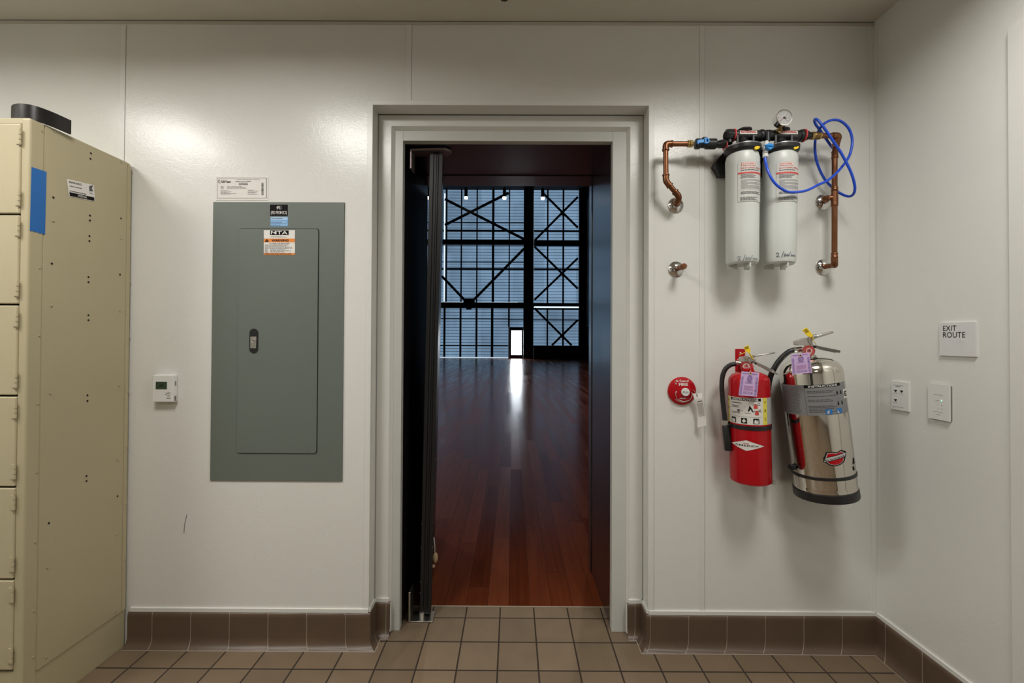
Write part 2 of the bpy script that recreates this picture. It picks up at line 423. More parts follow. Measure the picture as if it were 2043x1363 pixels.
b = MB(); b.quad((XR, DW, 0), (XR, YB, 0), (XR, YB, HC), (XR, DW, HC), WALL); struct(b.build('wall_right', org=(XR, 0, 0)))
b = MB(); b.quad((XL, YB, 0), (XL, DW, 0), (XL, DW, HC), (XL, YB, HC), WALL); struct(b.build('wall_left', org=(XL, 0, 0)))
b = MB(); b.quad((XR, YB, 0), (XL, YB, 0), (XL, YB, HC), (XR, YB, HC), WALL); struct(b.build('wall_front', org=(0, YB, 0)))
b = MB(); b.quad((XL, DW, HC), (XR, DW, HC), (XR, YB, HC), (XL, YB, HC), CEIL); struct(b.build('ceiling', org=(0, 0, HC)))
b = MB(); b.quad((XL, YB, 0), (XR, YB, 0), (XR, SILL, 0), (XL, SILL, 0), TILE); struct(b.build('floor', org=(0, 0, 0)))
b = MB(); b.box((JL, SILL-.004, 0), (JR, SILL+.004, .0025), M('sill_strip', (.42, .36, .28), .4, metal=.5)); struct(b.build('trim_threshold'))

b = MB(); b.box((-2.35, YB, 0), (-1.35, YB+.05, 2.1), M('reflection_slab_grey', (.045, .045, .045), .4)); struct(b.build('reflection_slab', bevel=.004))  # unseen dark slab added behind the camera to darken the steel cylinder's reflection
# seams and trims on the panels
def vstrip(name, u, v0, v1, w, t=.0022):
    a = W(u, (v0+v1)/2); z0 = W(u, v1).z; z1 = W(u, v0).z
    b = MB(); b.box((a.x-w/2, DW-t, z0), (a.x+w/2, DW, z1), TRIM)
    b.box((a.x+w/2, DW-.0006, z0), (a.x+w/2+.0012, DW, z1), INKL)
    return struct(b.build(name, bevel=.0006))
vstrip('trim_1', 239, 50, 1215, .020); vstrip('trim_2', 816, 50, 202, .022); vstrip('trim_3', 1400, 52, 1224, .020)
b = MB()
b.box((AL-.021, DW-.0025, .152), (AL+.0005, DW, AT+.019), TRIM); b.box((AL-.0005, DW-.0025, .152), (AL+.0015, DW+.018, AT), TRIM)
struct(b.build('trim_4', bevel=.0008))
b = MB()
b.box((AR-.0005, DW-.0025, .152), (AR+.021, DW, AT+.019), TRIM); b.box((AR-.0015, DW-.0025, .152), (AR+.0005, DW+.018, AT), TRIM)
struct(b.build('trim_5', bevel=.0008))
b = MB(); b.box((AL, DW-.0025, AT), (AR, DW, AT+.019), TRIM); struct(b.build('trim_6', bevel=.0008))
b = MB()                                             # seams inside the alcove, where back panel meets the returns
b.box((AL+.0005, AY-.003, .15), (AL+.0035, AY-.0005, AT), INKL); b.box((AR-.003, AY-.003, .15), (AR-.0005, AY-.0005, AT), INKL)
b.box((AL, AY-.003, AT-.003), (AR, AY-.0005, AT-.0003), INKG); struct(b.build('trim_7'))
b = MB(); b.box((XR-.022, DW-.0022, .15), (XR, DW, HC-.02), TRIM); b.box((XR-.002, DW-.02, .15), (XR, DW-.0022, HC-.02), TRIM); struct(b.build('trim_8', bevel=.0006))
b = MB(); b.box((XL, DW-.0022, HC-.016), (XR, DW, HC-.003), M('ceiling_trim', (.50, .47, .40), .4)); b.box((XL, DW-.0012, HC-.003), (XR, DW, HC), DARKGAP); struct(b.build('trim_9'))
# white edge strips above the cove tile
ZB = .1368
def jstrip(name, a, c, nrm):
    b = MB(); a, c, n = V(a), V(c), V(nrm)*.007
    for z0, z1, k in ((ZB+.0005, ZB+.0155, 1.),):
        b.prism([a+V((0, 0, z0)), c+V((0, 0, z0)), c+V((0, 0, z1)), a+V((0, 0, z1))], n*k, TRIM)
    return struct(b.build(name, bevel=.001))
jstrip('trim_10', (-1.57, DW, 0), (AL, DW, 0), YN); jstrip('trim_11', (AR, DW, 0), (XR, DW, 0), YN); jstrip('trim_12', (XR, DW, 0), (XR, YB, 0), XN)
jstrip('trim_13', (AL, AY, 0), (BLx+.006, AY, 0), YN); jstrip('trim_14', (BRx-.006, AY, 0), (AR, AY, 0), YN)
jstrip('trim_15', (AL, DW, 0), (AL, AY, 0), XP); jstrip('trim_16', (AR, DW, 0), (AR, AY, 0), XN)

# cove base: bullnose top, rounded toe; vertical light grout lines every tile
COVEP = [(.0, ZB), (.007, ZB-.001), (.0105, ZB-.007), (.0115, ZB-.02), (.0115, .040), (.0135, .026), (.018, .014), (.025, .006), (.033, .0025), (.036, 0.)]
def cove(name, path, phase):
    P = [V((x, y, 0)) for x, y in path]; n = len(P); nr = []
    for i in range(n-1):
        d = (P[i+1]-P[i]).normalized(); nr.append(V((d.y, -d.x, 0)))    # to the right of travel = into the room
    off = []
    for i in range(n):
        if i == 0: off.append(nr[0])
        elif i == n-1: off.append(nr[-1])
        else:
            m = (nr[i-1]+nr[i]).normalized(); off.append(m/max(.3, m.dot(nr[i])))
    b = MB(); s = .1569; g = .0028
    for i in range(n-1):
        a, c = P[i], P[i+1]; L = (c-a).length; cuts = [0.]; q = phase[i] % s
        while q < L-.004:
            if q > .004: cuts += [q-g/2, q+g/2]
            q += s
        cuts.append(L)
        if len(cuts) % 2: cuts.append(L)
        for k in range(len(cuts)-1):
            t0, t1 = cuts[k]/L, cuts[k+1]/L
            if t1-t0 < 1e-6: continue
            mat = COVE if k % 2 == 0 else GROUT
            vs = []
            for d, z in COVEP:
                dd = d-(.0008 if mat is GROUT and d > .006 else 0)
                for t in (t0, t1):
                    o = (off[i]*(1-t)+off[i+1]*t); vs.append(a.lerp(c, t)+o*dd+V((0, 0, z)))
            b.add(vs, [(2*j, 2*j+2, 2*j+3, 2*j+1) for j in range(len(COVEP)-1)], mat, True)
        # grout bead where it meets the floor
        b.quad(a+off[i]*.036+V((0, 0, .0006)), c+off[i+1]*.036+V((0, 0, .0006)), c+off[i+1]*.0395+V((0, 0, .0006)), a+off[i]*.0395+V((0, 0, .0006)), GROUT)
    return struct(b.build(name, sharp=60))
xs = W(307, 1250).x+1.575
cove('baseboard_left', [(-1.575, DW), (AL, DW), (AL, AY), (FLx+.001, AY)], [xs, .05, .05])
xs2 = W(1301, 1260).x-AR
cove('baseboard_right', [(FRx-.001, AY), (AR, AY), (AR, DW), (XR, DW), (XR, YB)], [.04, .03, xs2, .045])

# door casing on the right wall, mostly beyond the frame
b = MB()
b.box((XR-.014, 1.311, 0.16), (XR, 1.205, 2.206), TRIM); b.box((XR-.014, 1.205, 2.10), (XR, .30, 2.206), TRIM)
struct(b.build('trim_17', bevel=.002))

# door frame
b = MB()
for x0, x1 in ((FLx, JL), (JR, FRx)): b.box((x0, FY, 0), (x1, FY+.035, FT), FRAMEP)
b.box((JL, FY, JT), (JR, FY+.035, FT), FRAMEP)
for x0, x1 in ((BLx, FLx), (FRx, BRx)):                # splayed returns from the alcove panels to the frame
    b.quad((x0, AY if x0 == BLx else FY, 0), (x1, FY if x0 == BLx else AY, 0), (x1, FY if x0 == BLx else AY, FT if x0 == BLx else BT), (x0, AY if x0 == BLx else FY, BT if x0 == BLx else FT), TRIM)
b.quad((BLx, AY, BT), (FLx, FY, FT), (FRx, FY, FT), (BRx, AY, BT), TRIM)
struct(b.build('door_frame', bevel=.0012))
# the black lining of the deep opening
b = MB()
y0 = FY+.035
b.box((JL-.03, y0, 0), (JL, REV, JT), BLKPORT); b.box((JR, y0, 0), (JR+.03, REV, JT), BLKPORT); b.box((JL-.03, y0, JT), (JR+.03, REV, JT+.03), BLKPORT)
b.box((JR-.004, REV-.075, 0), (JR, REV-.001, JT), BLKPORT); b.box((JL, 2.30, JT-.004), (JR, 2.304, JT), BLKM)
struct(b.build('door_lining', bevel=.001))

# ================================================================== THE HALL BEYOND
HX0, HX1, HY, HZ = -14., 5.03, 30., 11.6
DKW = M('hall_dark_wall', (.012, .011, .012), .6)
b = MB(); b.quad((HX0, SILL, 0), (HX1, SILL, 0), (HX1, HY, 0), (HX0, HY, 0), PLANK); struct(b.build('floor_hall', org=(0, 0, 0)), 'dark red-brown plank floor of the hall beyond the door')
# keep the boards out from under the kitchen wall cavity
b = MB(); b.quad((HX0, REV, 0), (JL-.03, REV, 0), (JL-.03, REV, HZ), (HX0, REV, HZ), DKW); b.quad((JR+.03, REV, 0), (HX1, REV, 0), (HX1, REV, HZ), (JR+.03, REV, HZ), DKW)
b.quad((JL-.03, REV, JT), (JR+.03, REV, JT), (JR+.03, REV, HZ), (JL-.03, REV, HZ), DKW); struct(b.build('wall_hall_near', org=(0, REV, 0)))
b = MB(); b.quad((HX1, REV, 0), (HX1, HY, 0), (HX1, HY, HZ), (HX1, REV, HZ), DKW); struct(b.build('wall_hall_right', org=(HX1, REV, 0)))
b = MB(); b.quad((HX0, REV, 0), (HX0, HY, 0), (HX0, HY, HZ), (HX0, REV, HZ), DKW); struct(b.build('wall_hall_left', org=(HX0, REV, 0)))
b = MB(); b.quad((HX0, REV, HZ), (HX1, REV, HZ), (HX1, HY, HZ), (HX0, HY, HZ), M('hall_ceiling_black', (.008, .008, .010), .8)); struct(b.build('ceiling_hall', org=(0, REV, HZ)))
def HP(cx, cy, y=HY-.15): return at(780+cx/2.725, 250+cy/2.726, 1, y)     # upper view of the glazed wall
def HQ(cx, cy, y=HY-.15): return at(840+cx/5.675, 560+cy/5.676, 1, y)     # lower view
def hx(cx): return HP(cx, 700).x
def hz(cy): return HP(700, cy).z
FRM = M('facade_steel', (.010, .013, .020), .5)
GAP = M('daylight_gap', (.8, .9, 1.), .5, emit=(.75, .88, 1.), estr=1.1)
zt, zb, zm = HZ-.02, hz(962), hz(640)
xcol0, xcol1, xend = hx(730), hx(768), hx(1022)
ZF = .0
# left bay of glass, right bay of glass: pane sheet + thin frame bars
def window(name, x0, x1, z0, z1, mull, rails, gaps, label):
    b = MB(); b.quad((x0, HY-.03, z0), (x1, HY-.03, z0), (x1, HY-.03, z1), (x0, HY-.03, z1), GLAZE)
    w = struct(b.build(name, org=(0, HY, 0)), label)
    b = MB()
    for x, wd in mull: b.box((x-wd/2, HY-.16, z0), (x+wd/2, HY-.04, z1), FRM)
    for z, wd in rails: b.box((x0, HY-.15, z-wd/2), (x1, HY-.045, z+wd/2), FRM)
    b.build('window_frame', w, org=(0, HY, 0))
    if gaps:
        b = MB()
        for g in gaps: b.box((g[0], HY-.20, g[1]), (g[2], HY-.165, g[3]), GAP)
        b.build('daylight_gap', w, org=(0, HY, 0))
    return w
pitch = hx(467)-hx(382)
leftm = [(hx(c), .085) for c in (210, 382, 467, 643)]+[(hx(555), .16), (hx(300), .12)]
k = hx(210)-pitch
while k > HX0: leftm.append((k, .085)); k -= pitch
railU = [(hz(530), .05), (hz(574), .13), (hz(745), .05), (hz(782), .12)]
zbm0, zbm1 = HQ(0, 312).z, HQ(0, 250).z                 # heavy lower beam
window('window_1', HX0, xcol0, zbm1, zt, leftm, railU, [(hx(288), zbm1+.1, hx(295), zt-.3), (hx(192), zbm1+.01, hx(395), zbm1+.06), (hx(470), zbm1+.01, hx(690), zbm1+.05)], 'tall pale blue glazed bay above the low beam at the left of the hall')
window('window_2', HX0, hx(640), ZF+.05, zbm0, [(hx(c), .13) for c in (293, 380, 467)]+[(hx(552), .17)]+[(hx(293)-pitch*j, .13) for j in range(1, 9)],
       [(HQ(0, 430).z, .07), (HQ(0, 733).z, .09)], [(HX0, .02, hx(640), .05), (hx(196), zbm0-2.3, hx(203), zbm0-.1)], 'low pale blue glazed bay beside the bright exit door of the hall')
window('window_3', xcol1, xend, HQ(0, 735).z, zt, [(hx(852), .10), (hx(937), .11)],
       [(hz(574), .12), (hz(640), .40), (hz(782), .11), (HQ(0, 268).z, .26), (HQ(0, 312).z, .13), (HQ(0, 438).z, .06)],
       [(hx(770), hz(940), hx(776), zt-.3), (hx(780), HQ(0, 299).z-.03, xend, HQ(0, 287).z)], 'tall pale blue glazed bay right of the black steel column')
b = MB(); b.quad((hx(640), HY-.03, HQ(0, 522).z), (xcol0, HY-.03, HQ(0, 522).z), (xcol0, HY-.03, zbm0), (hx(640), HY-.03, zbm0), GLAZE)
w4 = struct(b.build('window_4', org=(0, HY, 0)), 'small pale blue transom panel above the exit door of the hall')
b = MB()
for x in (hx(643), xcol0-.05): b.box((x-.06, HY-.16, HQ(0, 522).z), (x+.06, HY-.04, zbm0), FRM)
for z in (HQ(0, 438).z,): b.box((hx(640), HY-.14, z-.03), (xcol0, HY-.045, z+.03), FRM)
b.build('window_frame', w4, org=(0, HY, 0))
# exit door, blown out by daylight
p0, p1 = HQ(1022, 842, HY-.2), HQ(1138, 566, HY-.2)
d0, d1 = HQ(1000, 870, HY-.2).x, HQ(1165, 870, HY-.2).x
b = MB()
zt4 = HQ(0, 522).z
b.box((d0, HY-.22, 0), (p0.x, HY-.05, zt4), FRM); b.box((p1.x, HY-.22, 0), (d1, HY-.05, zt4), FRM)
b.box((p0.x, HY-.22, 0), (p1.x, HY-.05, p0.z), FRM); b.box((p0.x, HY-.22, p1.z), (p1.x, HY-.05, zt4), FRM)
dr = struct(b.build('door_2', org=((d0+d1)/2, HY, 0)), 'narrow glass exit door of the hall, bright with daylight')
b = MB(); b.quad((p0.x, HY-.12, p0.z), (p1.x, HY-.12, p0.z), (p1.x, HY-.12, p1.z), (p0.x, HY-.12, p1.z), M('daylight_pane', (.9, .95, 1.), .3, emit=(.86, .93, 1.), estr=22.))
b.build('pane', dr, org=((d0+d1)/2, HY, 0))
# column and beams
b = MB(); b.box((xcol0-.12, HY-.75, 0), (xcol0+.55, HY-.35, HZ), FRM); b.box((xcol0+.55, HY-.6, 0), (xcol1-.03, HY-.40, HZ), FRM); struct(b.build('column_1'), 'black steel column of the hall beside the bright door')
b = MB(); b.box((xend-.01, HY-.30, 0), (HX1-.01, HY-.05, HZ), FRM); struct(b.build('column_2'), 'black steel column in the right corner of the hall')
b = MB(); b.box((HX0, HY-.60, hz(657)), (xcol0-.12, HY-.22, hz(630)), FRM); struct(b.build('beam_1'), 'black steel beam across the upper left bay')
b = MB(); b.box((HX0, HY-.62, zbm0), (xcol0-.12, HY-.22, zbm1), FRM); struct(b.build('beam_2'), 'black steel beam low across the left bay')
b = MB(); b.box((HX0, HY-2.2, HZ-.42), (HX1-.02, HY-1.9, HZ-.02), FRM); struct(b.build('beam_3'))
# diagonal braces
def brace(label, segs, node=None, w=.14):
    b = MB()
    for a, c in segs: b.bar(a, c, w, .07, FRM, up=(0, -1, 0))
    if node: b.box(node+V((-.13, -.03, -.13)), node+V((.13, .03, .13)), FRM)
    lo = b.v[0]
    o = b.build('steel_brace'); return tag(o, label, 'brace', 'black steel braces on the glazed wall of the hall')
yb = HY-.27
q = lambda x, y: HP(x, y, yb)
brace('black steel X brace in the top left bay of the hall window', [(q(293, 402), q(728, 622)), (q(293, 543), q(640, 368))], w=.17)
brace('black steel V brace meeting a small box on the low beam', [(q(735, 660), q(452, 948)), (q(276, 820), q(398, 948))], w=.17)
brace('black steel X brace topmost right of the column', [(q(826, 368), q(1016, 557)), (q(1016, 390), q(780, 628))], q(932, 480))
brace('black steel X brace at mid height right of the column', [(q(780, 660), q(1016, 889)), (q(1016, 723), q(780, 950))], q(930, 808))
brace('black steel X brace lowest right of the column', [(q(780, 995), q(982, 1197)), (q(1016, 1059), q(875, 1197))], q(932, 1146))
b = MB(); a0, a1 = HP(395, 942, HY-.75), HP(455, 975, HY-.75); b.box((a0.x, HY-.85, a0.z), (a1.x, HY-.625, a1.z), FRM); a0, a1 = HQ(512, 290, HY-.7), HQ(572, 330, HY-.7)
b.box((a0.x, HY-.82, a0.z), (a1.x, HY-.64, a1.z), FRM)
tag(b.build('beam_box', bevel=.01), 'small black box fixed at the foot of the V brace', 'box')
# low black cabinet under the right bay
x0, x1 = max(HQ(1258, 800, HY-.9).x, xcol0+.60), HX1-.02
z1 = HQ(1300, 735, HY-.9).z
t = thing('low_cabinet', ((x0+x1)/2, HY-.9, 0), 'long low black cabinet beneath the right glazed bay of the hall', 'cabinet')
b = MB(); b.box((x0, HY-.95, 0), (x1, HY-.37, z1-.12), BLKM); b.build('body', t)
b = MB(); b.box((x0-.03, HY-1.0, z1-.12), (x1, HY-.36, z1), M('cabinet_top', (.03, .035, .045), .35)); b.build('top', t)
n = 10
for i in range(n):
    a = x0+(x1-x0)*i/n; b = MB(); b.box((a+.015, HY-.965, .05), (a+(x1-x0)/n-.015, HY-.945, z1-.15), M('cabinet_door', (.008, .008, .009), .3)); b.build('door', t, bevel=.003)
# banner on the hall's right wall
bm, nt, bb = newmat('banner_print')
tc = N(nt, 'ShaderNodeTexCoord'); nn = N(nt, 'ShaderNodeTexNoise'); setin(nn, Scale=.9, Detail=4., Distortion=.8); nt.links.new(tc.outputs['Object'], nn.inputs['Vector'])
rp = N(nt, 'ShaderNodeValToRGB'); e = rp.color_ramp.elements; e[0].position = .4; e[0].color = (.004, .005, .008, 1); e[1].position = .75; e[1].color = (.06, .065, .05, 1)
nt.links.new(nn.outputs['Fac'], rp.inputs['Fac']); nt.links.new(rp.outputs['Color'], bb.inputs['Base Color']); setin(bb, Roughness=.5)
b = MB(); b.box((HX1-.06, 24.2, 2.2), (HX1-.005, 29.2, 10.6), bm)
for z in (2.2, 10.6): b.box((HX1-.08, 24.2, z-.04), (HX1-.05, 29.2, z+.04), M('banner_edge', (.10, .09, .13), .4))
b.box((HX1-.08, 29.12, 2.2), (HX1-.05, 29.2, 10.6), M('banner_edge', (.1, .09, .13), .4))
tag(b.build('wall_banner'), 'tall dark printed banner hung on the right wall of the hall', 'banner')
# pendant spotlights
first = None
PB = M('spot_glow', (1, .97, .9), .4, emit=(1., .93, .82), estr=4.)
plabs = ['spotlight partly behind the open door, leftmost hanging in the hall', 'spotlight hanging second from the door leaf before the left bay', 'spotlight hanging just left of the black steel column', 'spotlight hanging just right of the black steel column']
for (cx, cy), lb in zip(((200, 392), (408, 392), (617, 393), (825, 395)), plabs):
    p = HP(cx, cy, HY-1.2)
    t = thing('pendant_spotlight', p, 'small black pendant '+lb, 'spotlight', 'pendant spotlights in the hall')
    b = MB(); b.cyl(p+V((0, 0, .02)), p+V((0, 0, .62)), .11, BLKM, 12); b.build('can', t)
    b = MB(); b.cyl(p+V((0, 0, .6)), (p.x, p.y, HZ-.01), .02, BLKM, 8); b.build('stem', t)
    b = MB(); b.cyl(p-V((0, 0, .10)), p+V((0, 0, .03)), .12, PB, 12); b.build('lens', t)
for (cx, cy), lb in (((757, 842), 'upper small pale sensor box on the black steel column'), ((742, 1100), 'lower small pale sensor box on the black steel column')):
    p = HP(cx, cy, HY-.80); b = MB(); b.box(p-V((.10, .045, .10)), p+V((.10, .045, .10)), M('sensor_white', (.45, .47, .5), .4))
    b.box(p+V((-.05, -.055, -.05)), p+V((.05, -.04, .05)), M('sensor_eye', (.1, .1, .12), .3))
    tag(b.build('sensor_box', bevel=.01), lb, 'sensor', 'sensor boxes on the column')

# ------------------------------------------------------------------ the open door leaf
def dpt(s, y, z):
    """point of the leaf: s 0..1 across its thickness, y depth, z height; the leaf leans a little"""
    k = (z-.07)/2.04
    x0 = -.413+k*.0315; x1 = -.361+k*.0395
    return V((x0+(x1-x0)*s-.155*(y-1.98), y, z))
b = MB()
y0, y1, z0, z1 = 1.984, 2.82, .022, 2.112
b.add([dpt(s, y, z) for z in (z0, z1) for y in (y0, y1) for s in (0, 1)], ((0, 2, 3, 1), (4, 5, 7, 6), (0, 1, 5, 4), (2, 6, 7, 3), (0, 4, 6, 2), (1, 3, 7, 5)), GLEAF)
door = b.build('door_1', org=(-.37, 1.984, 0), bevel=.003); struct(door, 'tall black pivot door leaf standing open edge-on in the doorway')
b = MB()
for s0, s1, yy in ((.04, .30, 1.976), (.36, .52, 1.978), (.56, .66, 1.978), (.72, .97, 1.976)):
    b.add([dpt(s, y, z) for z in (z0+.03, z1-.002) for y in (yy, y0) for s in (s0, s1)], ((0, 2, 3, 1), (4, 5, 7, 6), (0, 1, 5, 4), (2, 6, 7, 3), (0, 4, 6, 2), (1, 3, 7, 5)), ALU)
b.build('edge_strip', door, org=door.location)
b = MB()
zt_ = 2.118
pl = []
a = -.286
pl = [V((-.462, 1.965, zt_)), V((-.31, 1.955, zt_))]+[V((-.31+.028*math.sin(PI*i/8), 1.955+.07*i/8, zt_)) for i in range(1, 8)]+[V((-.31, 2.03, zt_)), V((-.462, 2.03, zt_))]
b.prism(pl, (0, 0, .008), PINKST); b.box((-.468, 1.962, 2.035), (-.460, 2.03, 2.126), PINKST)
b.build('top_pivot', door, org=door.location, bevel=.0015)
b = MB(); b.box((-.452, 1.955, 0.001), (-.350, 2.03, .007), SATIN); b.box((-.458, 1.955, .001), (-.450, 2.03, .135), SATIN); b.cyl((-.405, 1.99, .007), (-.405, 1.99, .03), .012, SATIN)
b.build('bottom_pivot', door, org=door.location, bevel=.001)
b = MB()
p = dpt(1, 2.10, .215)
b.tube([p+V((.004, 0, .10)), p+V((.010, -.01, .06)), p+V((.012, -.015, -.01))], .006, SATIN, 8); b.ball(p+V((.014, -.015, .01)), .020, BEIGE, 12, (.7, .7, 1.25)); b.ball(p+V((.005, -.012, -.032)), .009, BEIGE, 10)
b.build('kick_stop', door, org=door.location)
for z in (.12, .17, .32, .43, .52, .72, 1.0, 1.9, 2.03):
    b = MB(); b.ball(dpt(1.0, 1.99, z), .0022, SATIN, 8); b.build('screw', door, org=door.location)
    if z < .5: b = MB(); b.ball(dpt(0.02, 1.978, z), .0022, SATIN, 8); b.build('screw', door, org=door.location)

# ================================================================== LOCKER
XS = -1.585; LW = .385; LY0, LY1, LT = 1.420, 1.7995, 1.985
xl = XS-LW
lock = thing('locker', (XS-LW/2, (LY0+LY1)/2, 0), 'tall beige six-tier steel locker with blue tape and a sticker on its side', 'locker')
zside = .150
b = MB(); b.box((xl, LY0+.012, zside), (XS-.0015, LY1, LT-.012), LOCK); b.build('carcass', lock, bevel=.002)
# side skin: panel, front flange, rear flange, and seam lines
b = MB(); b.box((XS-.0015, LY0+.046, zside), (XS, LY1-.020, LT-.001), LOCK)
b.box((XS-.0015, LY1-.0165, zside), (XS+.0004, LY1, LT-.010), LOCK)
b.build('side_panel', lock, bevel=.0005)
b = MB(); b.box((XS-.030, LY0, .07), (XS+.0006, LY0+.0455, LT-.001), LOCK); b.build('front_post', lock, bevel=.006, bseg=4)
b = MB(); b.box((xl, LY0, .07), (xl+.03, LY0+.0455, LT-.001), LOCKD); b.build('front_post', lock, bevel=.006, bseg=4)
b = MB(); b.box((xl, LY0+.002, LT-.020), (XS-.004, LY1, LT), LOCKD); b.build('top', lock, bevel=.002)
b = MB(); b.box((xl, LY0+.004, 0), (XS-.003, LY1, zside-.0025), LOCK); b.box((xl, LY0+.001, .075), (XS-.02, LY0+.02, .178), LOCKD); b.build('base', lock, bevel=.001)
edges = [at(25, v, 1, LY0).z for v in (246, 428, 608, 790, 972, 1156, 1338)]
dx1 = XS-.0285; dx0 = xl+.0285
for i in range(6):
    za, zb_ = edges[i+1]+.003, edges[i]-.003
    b = MB(); b.box((dx0, LY0-.004, za), (dx1, LY0+.013, zb_), LOCKD)
    d = b.build('door', lock, bevel=.0035, bseg=3)
    for hz_ in (zb_-.045, za+.048):
        b = MB()
        for kk in range(3):
            zc = hz_+(.0165-kk*.0165); b.cyl((dx1+.0015, LY0-.0055, zc-.007), (dx1+.0015, LY0-.0055, zc+.007), .0036, LOCKD, 10)
        b.box((dx1-.010, LY0-.0066, hz_-.023), (dx1, LY0-.0035, hz_+.023), LOCKD); b.cyl((dx1+.0015, LY0-.0055, hz_-.027), (dx1+.0015, LY0-.0055, hz_+.027), .0022, SCREW, 8)
        b.build('hinge', d, root=lock)
    b = MB(); b.box((dx0+.02, LY0-.012, (za+zb_)/2-.035), (dx0+.05, LY0-.0035, (za+zb_)/2+.035), SATIN); b.build('latch', d, root=lock, bevel=.002)
b = MB(); b.box((dx0, LY0+.008, edges[6]), (dx1+.003, LY0+.0118, edges[0]), HOLE); b.build('door_recess', lock)
def side(u, v, n=0.): return at(u, v, 0, XS+n)
sf = plane_map((XS, 0, 0), (0, 1, 0), ZP, XP)
for u, v in ((181, 306), (180, 317), (179, 430), (179, 440), (178, 471), (178, 481), (176, 553), (176, 563), (176, 629), (176, 639), (174, 789), (174, 800), (172, 950), (172, 960), (106, 394), (241, 436), (103, 526), (239, 548), (97, 1044), (234, 990)):
    p = side(u, v); b = MB(); b.disc(sf, p.y, p.z, .0037, HOLE, .0012, 12); b.build('punched_hole', lock)
for u, v in ((84, 262), (108, 262), (242, 324), (261, 340), (106, 441), (259, 451), (242, 476), (79, 535), (258, 562), (103, 610), (78, 670), (239, 621), (257, 672), (237, 769), (255, 782), (100, 785), (75, 806), (253, 893), (234, 918), (73, 943), (251, 1005), (70, 1082), (232, 1067), (249, 1117), (94, 1133), (67, 1220), (231, 1220), (66, 1312), (92, 1312)):
    p = side(u, v); b = MB(); b.lathe([(.0042, 0), (.004, .0012), (.0025, .0022), (0., .0025)], p+V((.0003, 0, 0)), XP, SCREW, 10); b.build('screw', lock)
# tape, visitor sticker
tl, tr, br_, bl = side(62, 333), side(92, 343), side(89, 467), side(58.5, 461)
qm = quad_map(tl, tr, br_, bl, XP)
b = MB(); pts = [(0, 1), (0, 0), (.2, .012), (.35, -.004), (.5, .01), (.65, -.012), (.8, .004), (1, -.008), (1, 1), (1.05, 1.005), (.5, 1.01)]
b.poly(qm, [(0, 1), (0, 0), (.2, .012), (.35, -.004), (.5, .01), (.65, -.012), (.8, .004), (1, -.008), (1, 1)], BTAPE, .0016)
b.build('blue_tape', lock)
qm = quad_map(side(132.1, 356.7), side(186.8, 369.3), side(189.1, 402.4), side(137, 391.6), XP)
b = MB(); b.rect(qm, 0, 0, 1, 1, PAPER, .0012); n = .0016
b.rect(qm, .03, .03, .97, .25, INK, n); b.text(qm, 'VISITOR', .5, .08, .12, PAPER, n+.0003, w=.36, align='c', bold=.01)
b.text(qm, '06/05/2025', .07, .80, .11, INK, n, w=.45, bold=.02); b.lines(qm, .07, .58, .58, .66, 1, INKG, n, fill=.6); b.lines(qm, .05, .29, .78, .37, 1, INKG, n, fill=.6)
b.poly(qm, [(.80, .55), (.80, .86), (.96, .98), (.90, .74), (.96, .62)], INKG, n); b.lines(qm, .80, .40, .97, .50, 2, INKG, n)
b.build('visitor_sticker', lock)
# black curved strip lying on top of the locker
b = MB()
zt_ = 2.0345; cp = [at(u, v, 2, zt_) for u, v in ((19, 213), (27, 208), (45, 206.5), (72, 211.5), (106, 224), (142.5, 240.5))]
cp = [cp[0]+V((.004, .035, 0))]+cp; cp[1] = cp[1]+V((.0, .006, 0))
path = catmull(cp, 6); th = .007
vs = []; fs = []
for i, p in enumerate(path):
    d = (path[min(i+1, len(path)-1)]-path[max(i-1, 0)]).normalized(); nn_ = V((-d.y, d.x, 0)).normalized()
    for dx, z in ((0, LT+.0005), (0, zt_), (th, zt_), (th, LT+.0005)):
        w_ = p+nn_*dx; vs.append(V((w_.x, w_.y, z)))
for i in range(len(path)-1):
    for k in range(4): fs.append((i*4+k, i*4+(k+1) % 4, i*4+4+(k+1) % 4, i*4+4+k))
fs += [(3, 2, 1, 0), tuple(len(vs)-4+k for k in range(4))]
b.add(vs, fs, M('black_rubber', (.012, .010, .010), .32), True)
tag(b.build('rubber_strip', sharp=50), 'black curved rubber strip standing on top of the beige locker', 'strip')

# ================================================================== ELECTRICAL PANEL
p0, p1 = W(422.5, 959, .004), W(687, 404, .004)
x0, x1, z0, z1 = -1.247, -.7005, .676, 1.831
ep = thing('electrical_panel', ((x0+x1)/2, DW, z0), 'flush grey electrical panel with a locked door and warning stickers', 'electrical panel')
b = MB(); b.box((x0, DW-.005, z0), (x1, DW, z1), PANEL); b.build('cover', ep, bevel=.0012)
a, c = W(472.5, 903.5, .006), W(636, 457.5, .006)
dx0, dx1, dz0, dz1 = a.x, c.x-.001, a.z, c.z
def rrect(x0, z0, x1, z1, r, y, k=6):
    out = []
    for cx, cz, t0 in ((x1-r, z1-r, 0), (x0+r, z1-r, PI/2), (x0+r, z0+r, PI), (x1-r, z0+r, 1.5*PI)):
        out += [V((cx+r*math.cos(t0+PI/2*i/k), y, cz+r*math.sin(t0+PI/2*i/k))) for i in range(k+1)]
    return out
b = MB(); b.prism(rrect(dx0-.0022, dz0-.0022, dx1+.0028, dz1+.0028, .012, DW-.005), (0, -.0004, 0), HOLE); b.build('door_gap', ep)
b = MB(); b.prism(rrect(dx0, dz0, dx1, dz1, .010, DW-.005), (0, -.0035, 0), PANEL); pd = b.build('door', ep, bevel=.0008)
a, c = W(498, 704.5, .008), W(515.5, 656, .008)
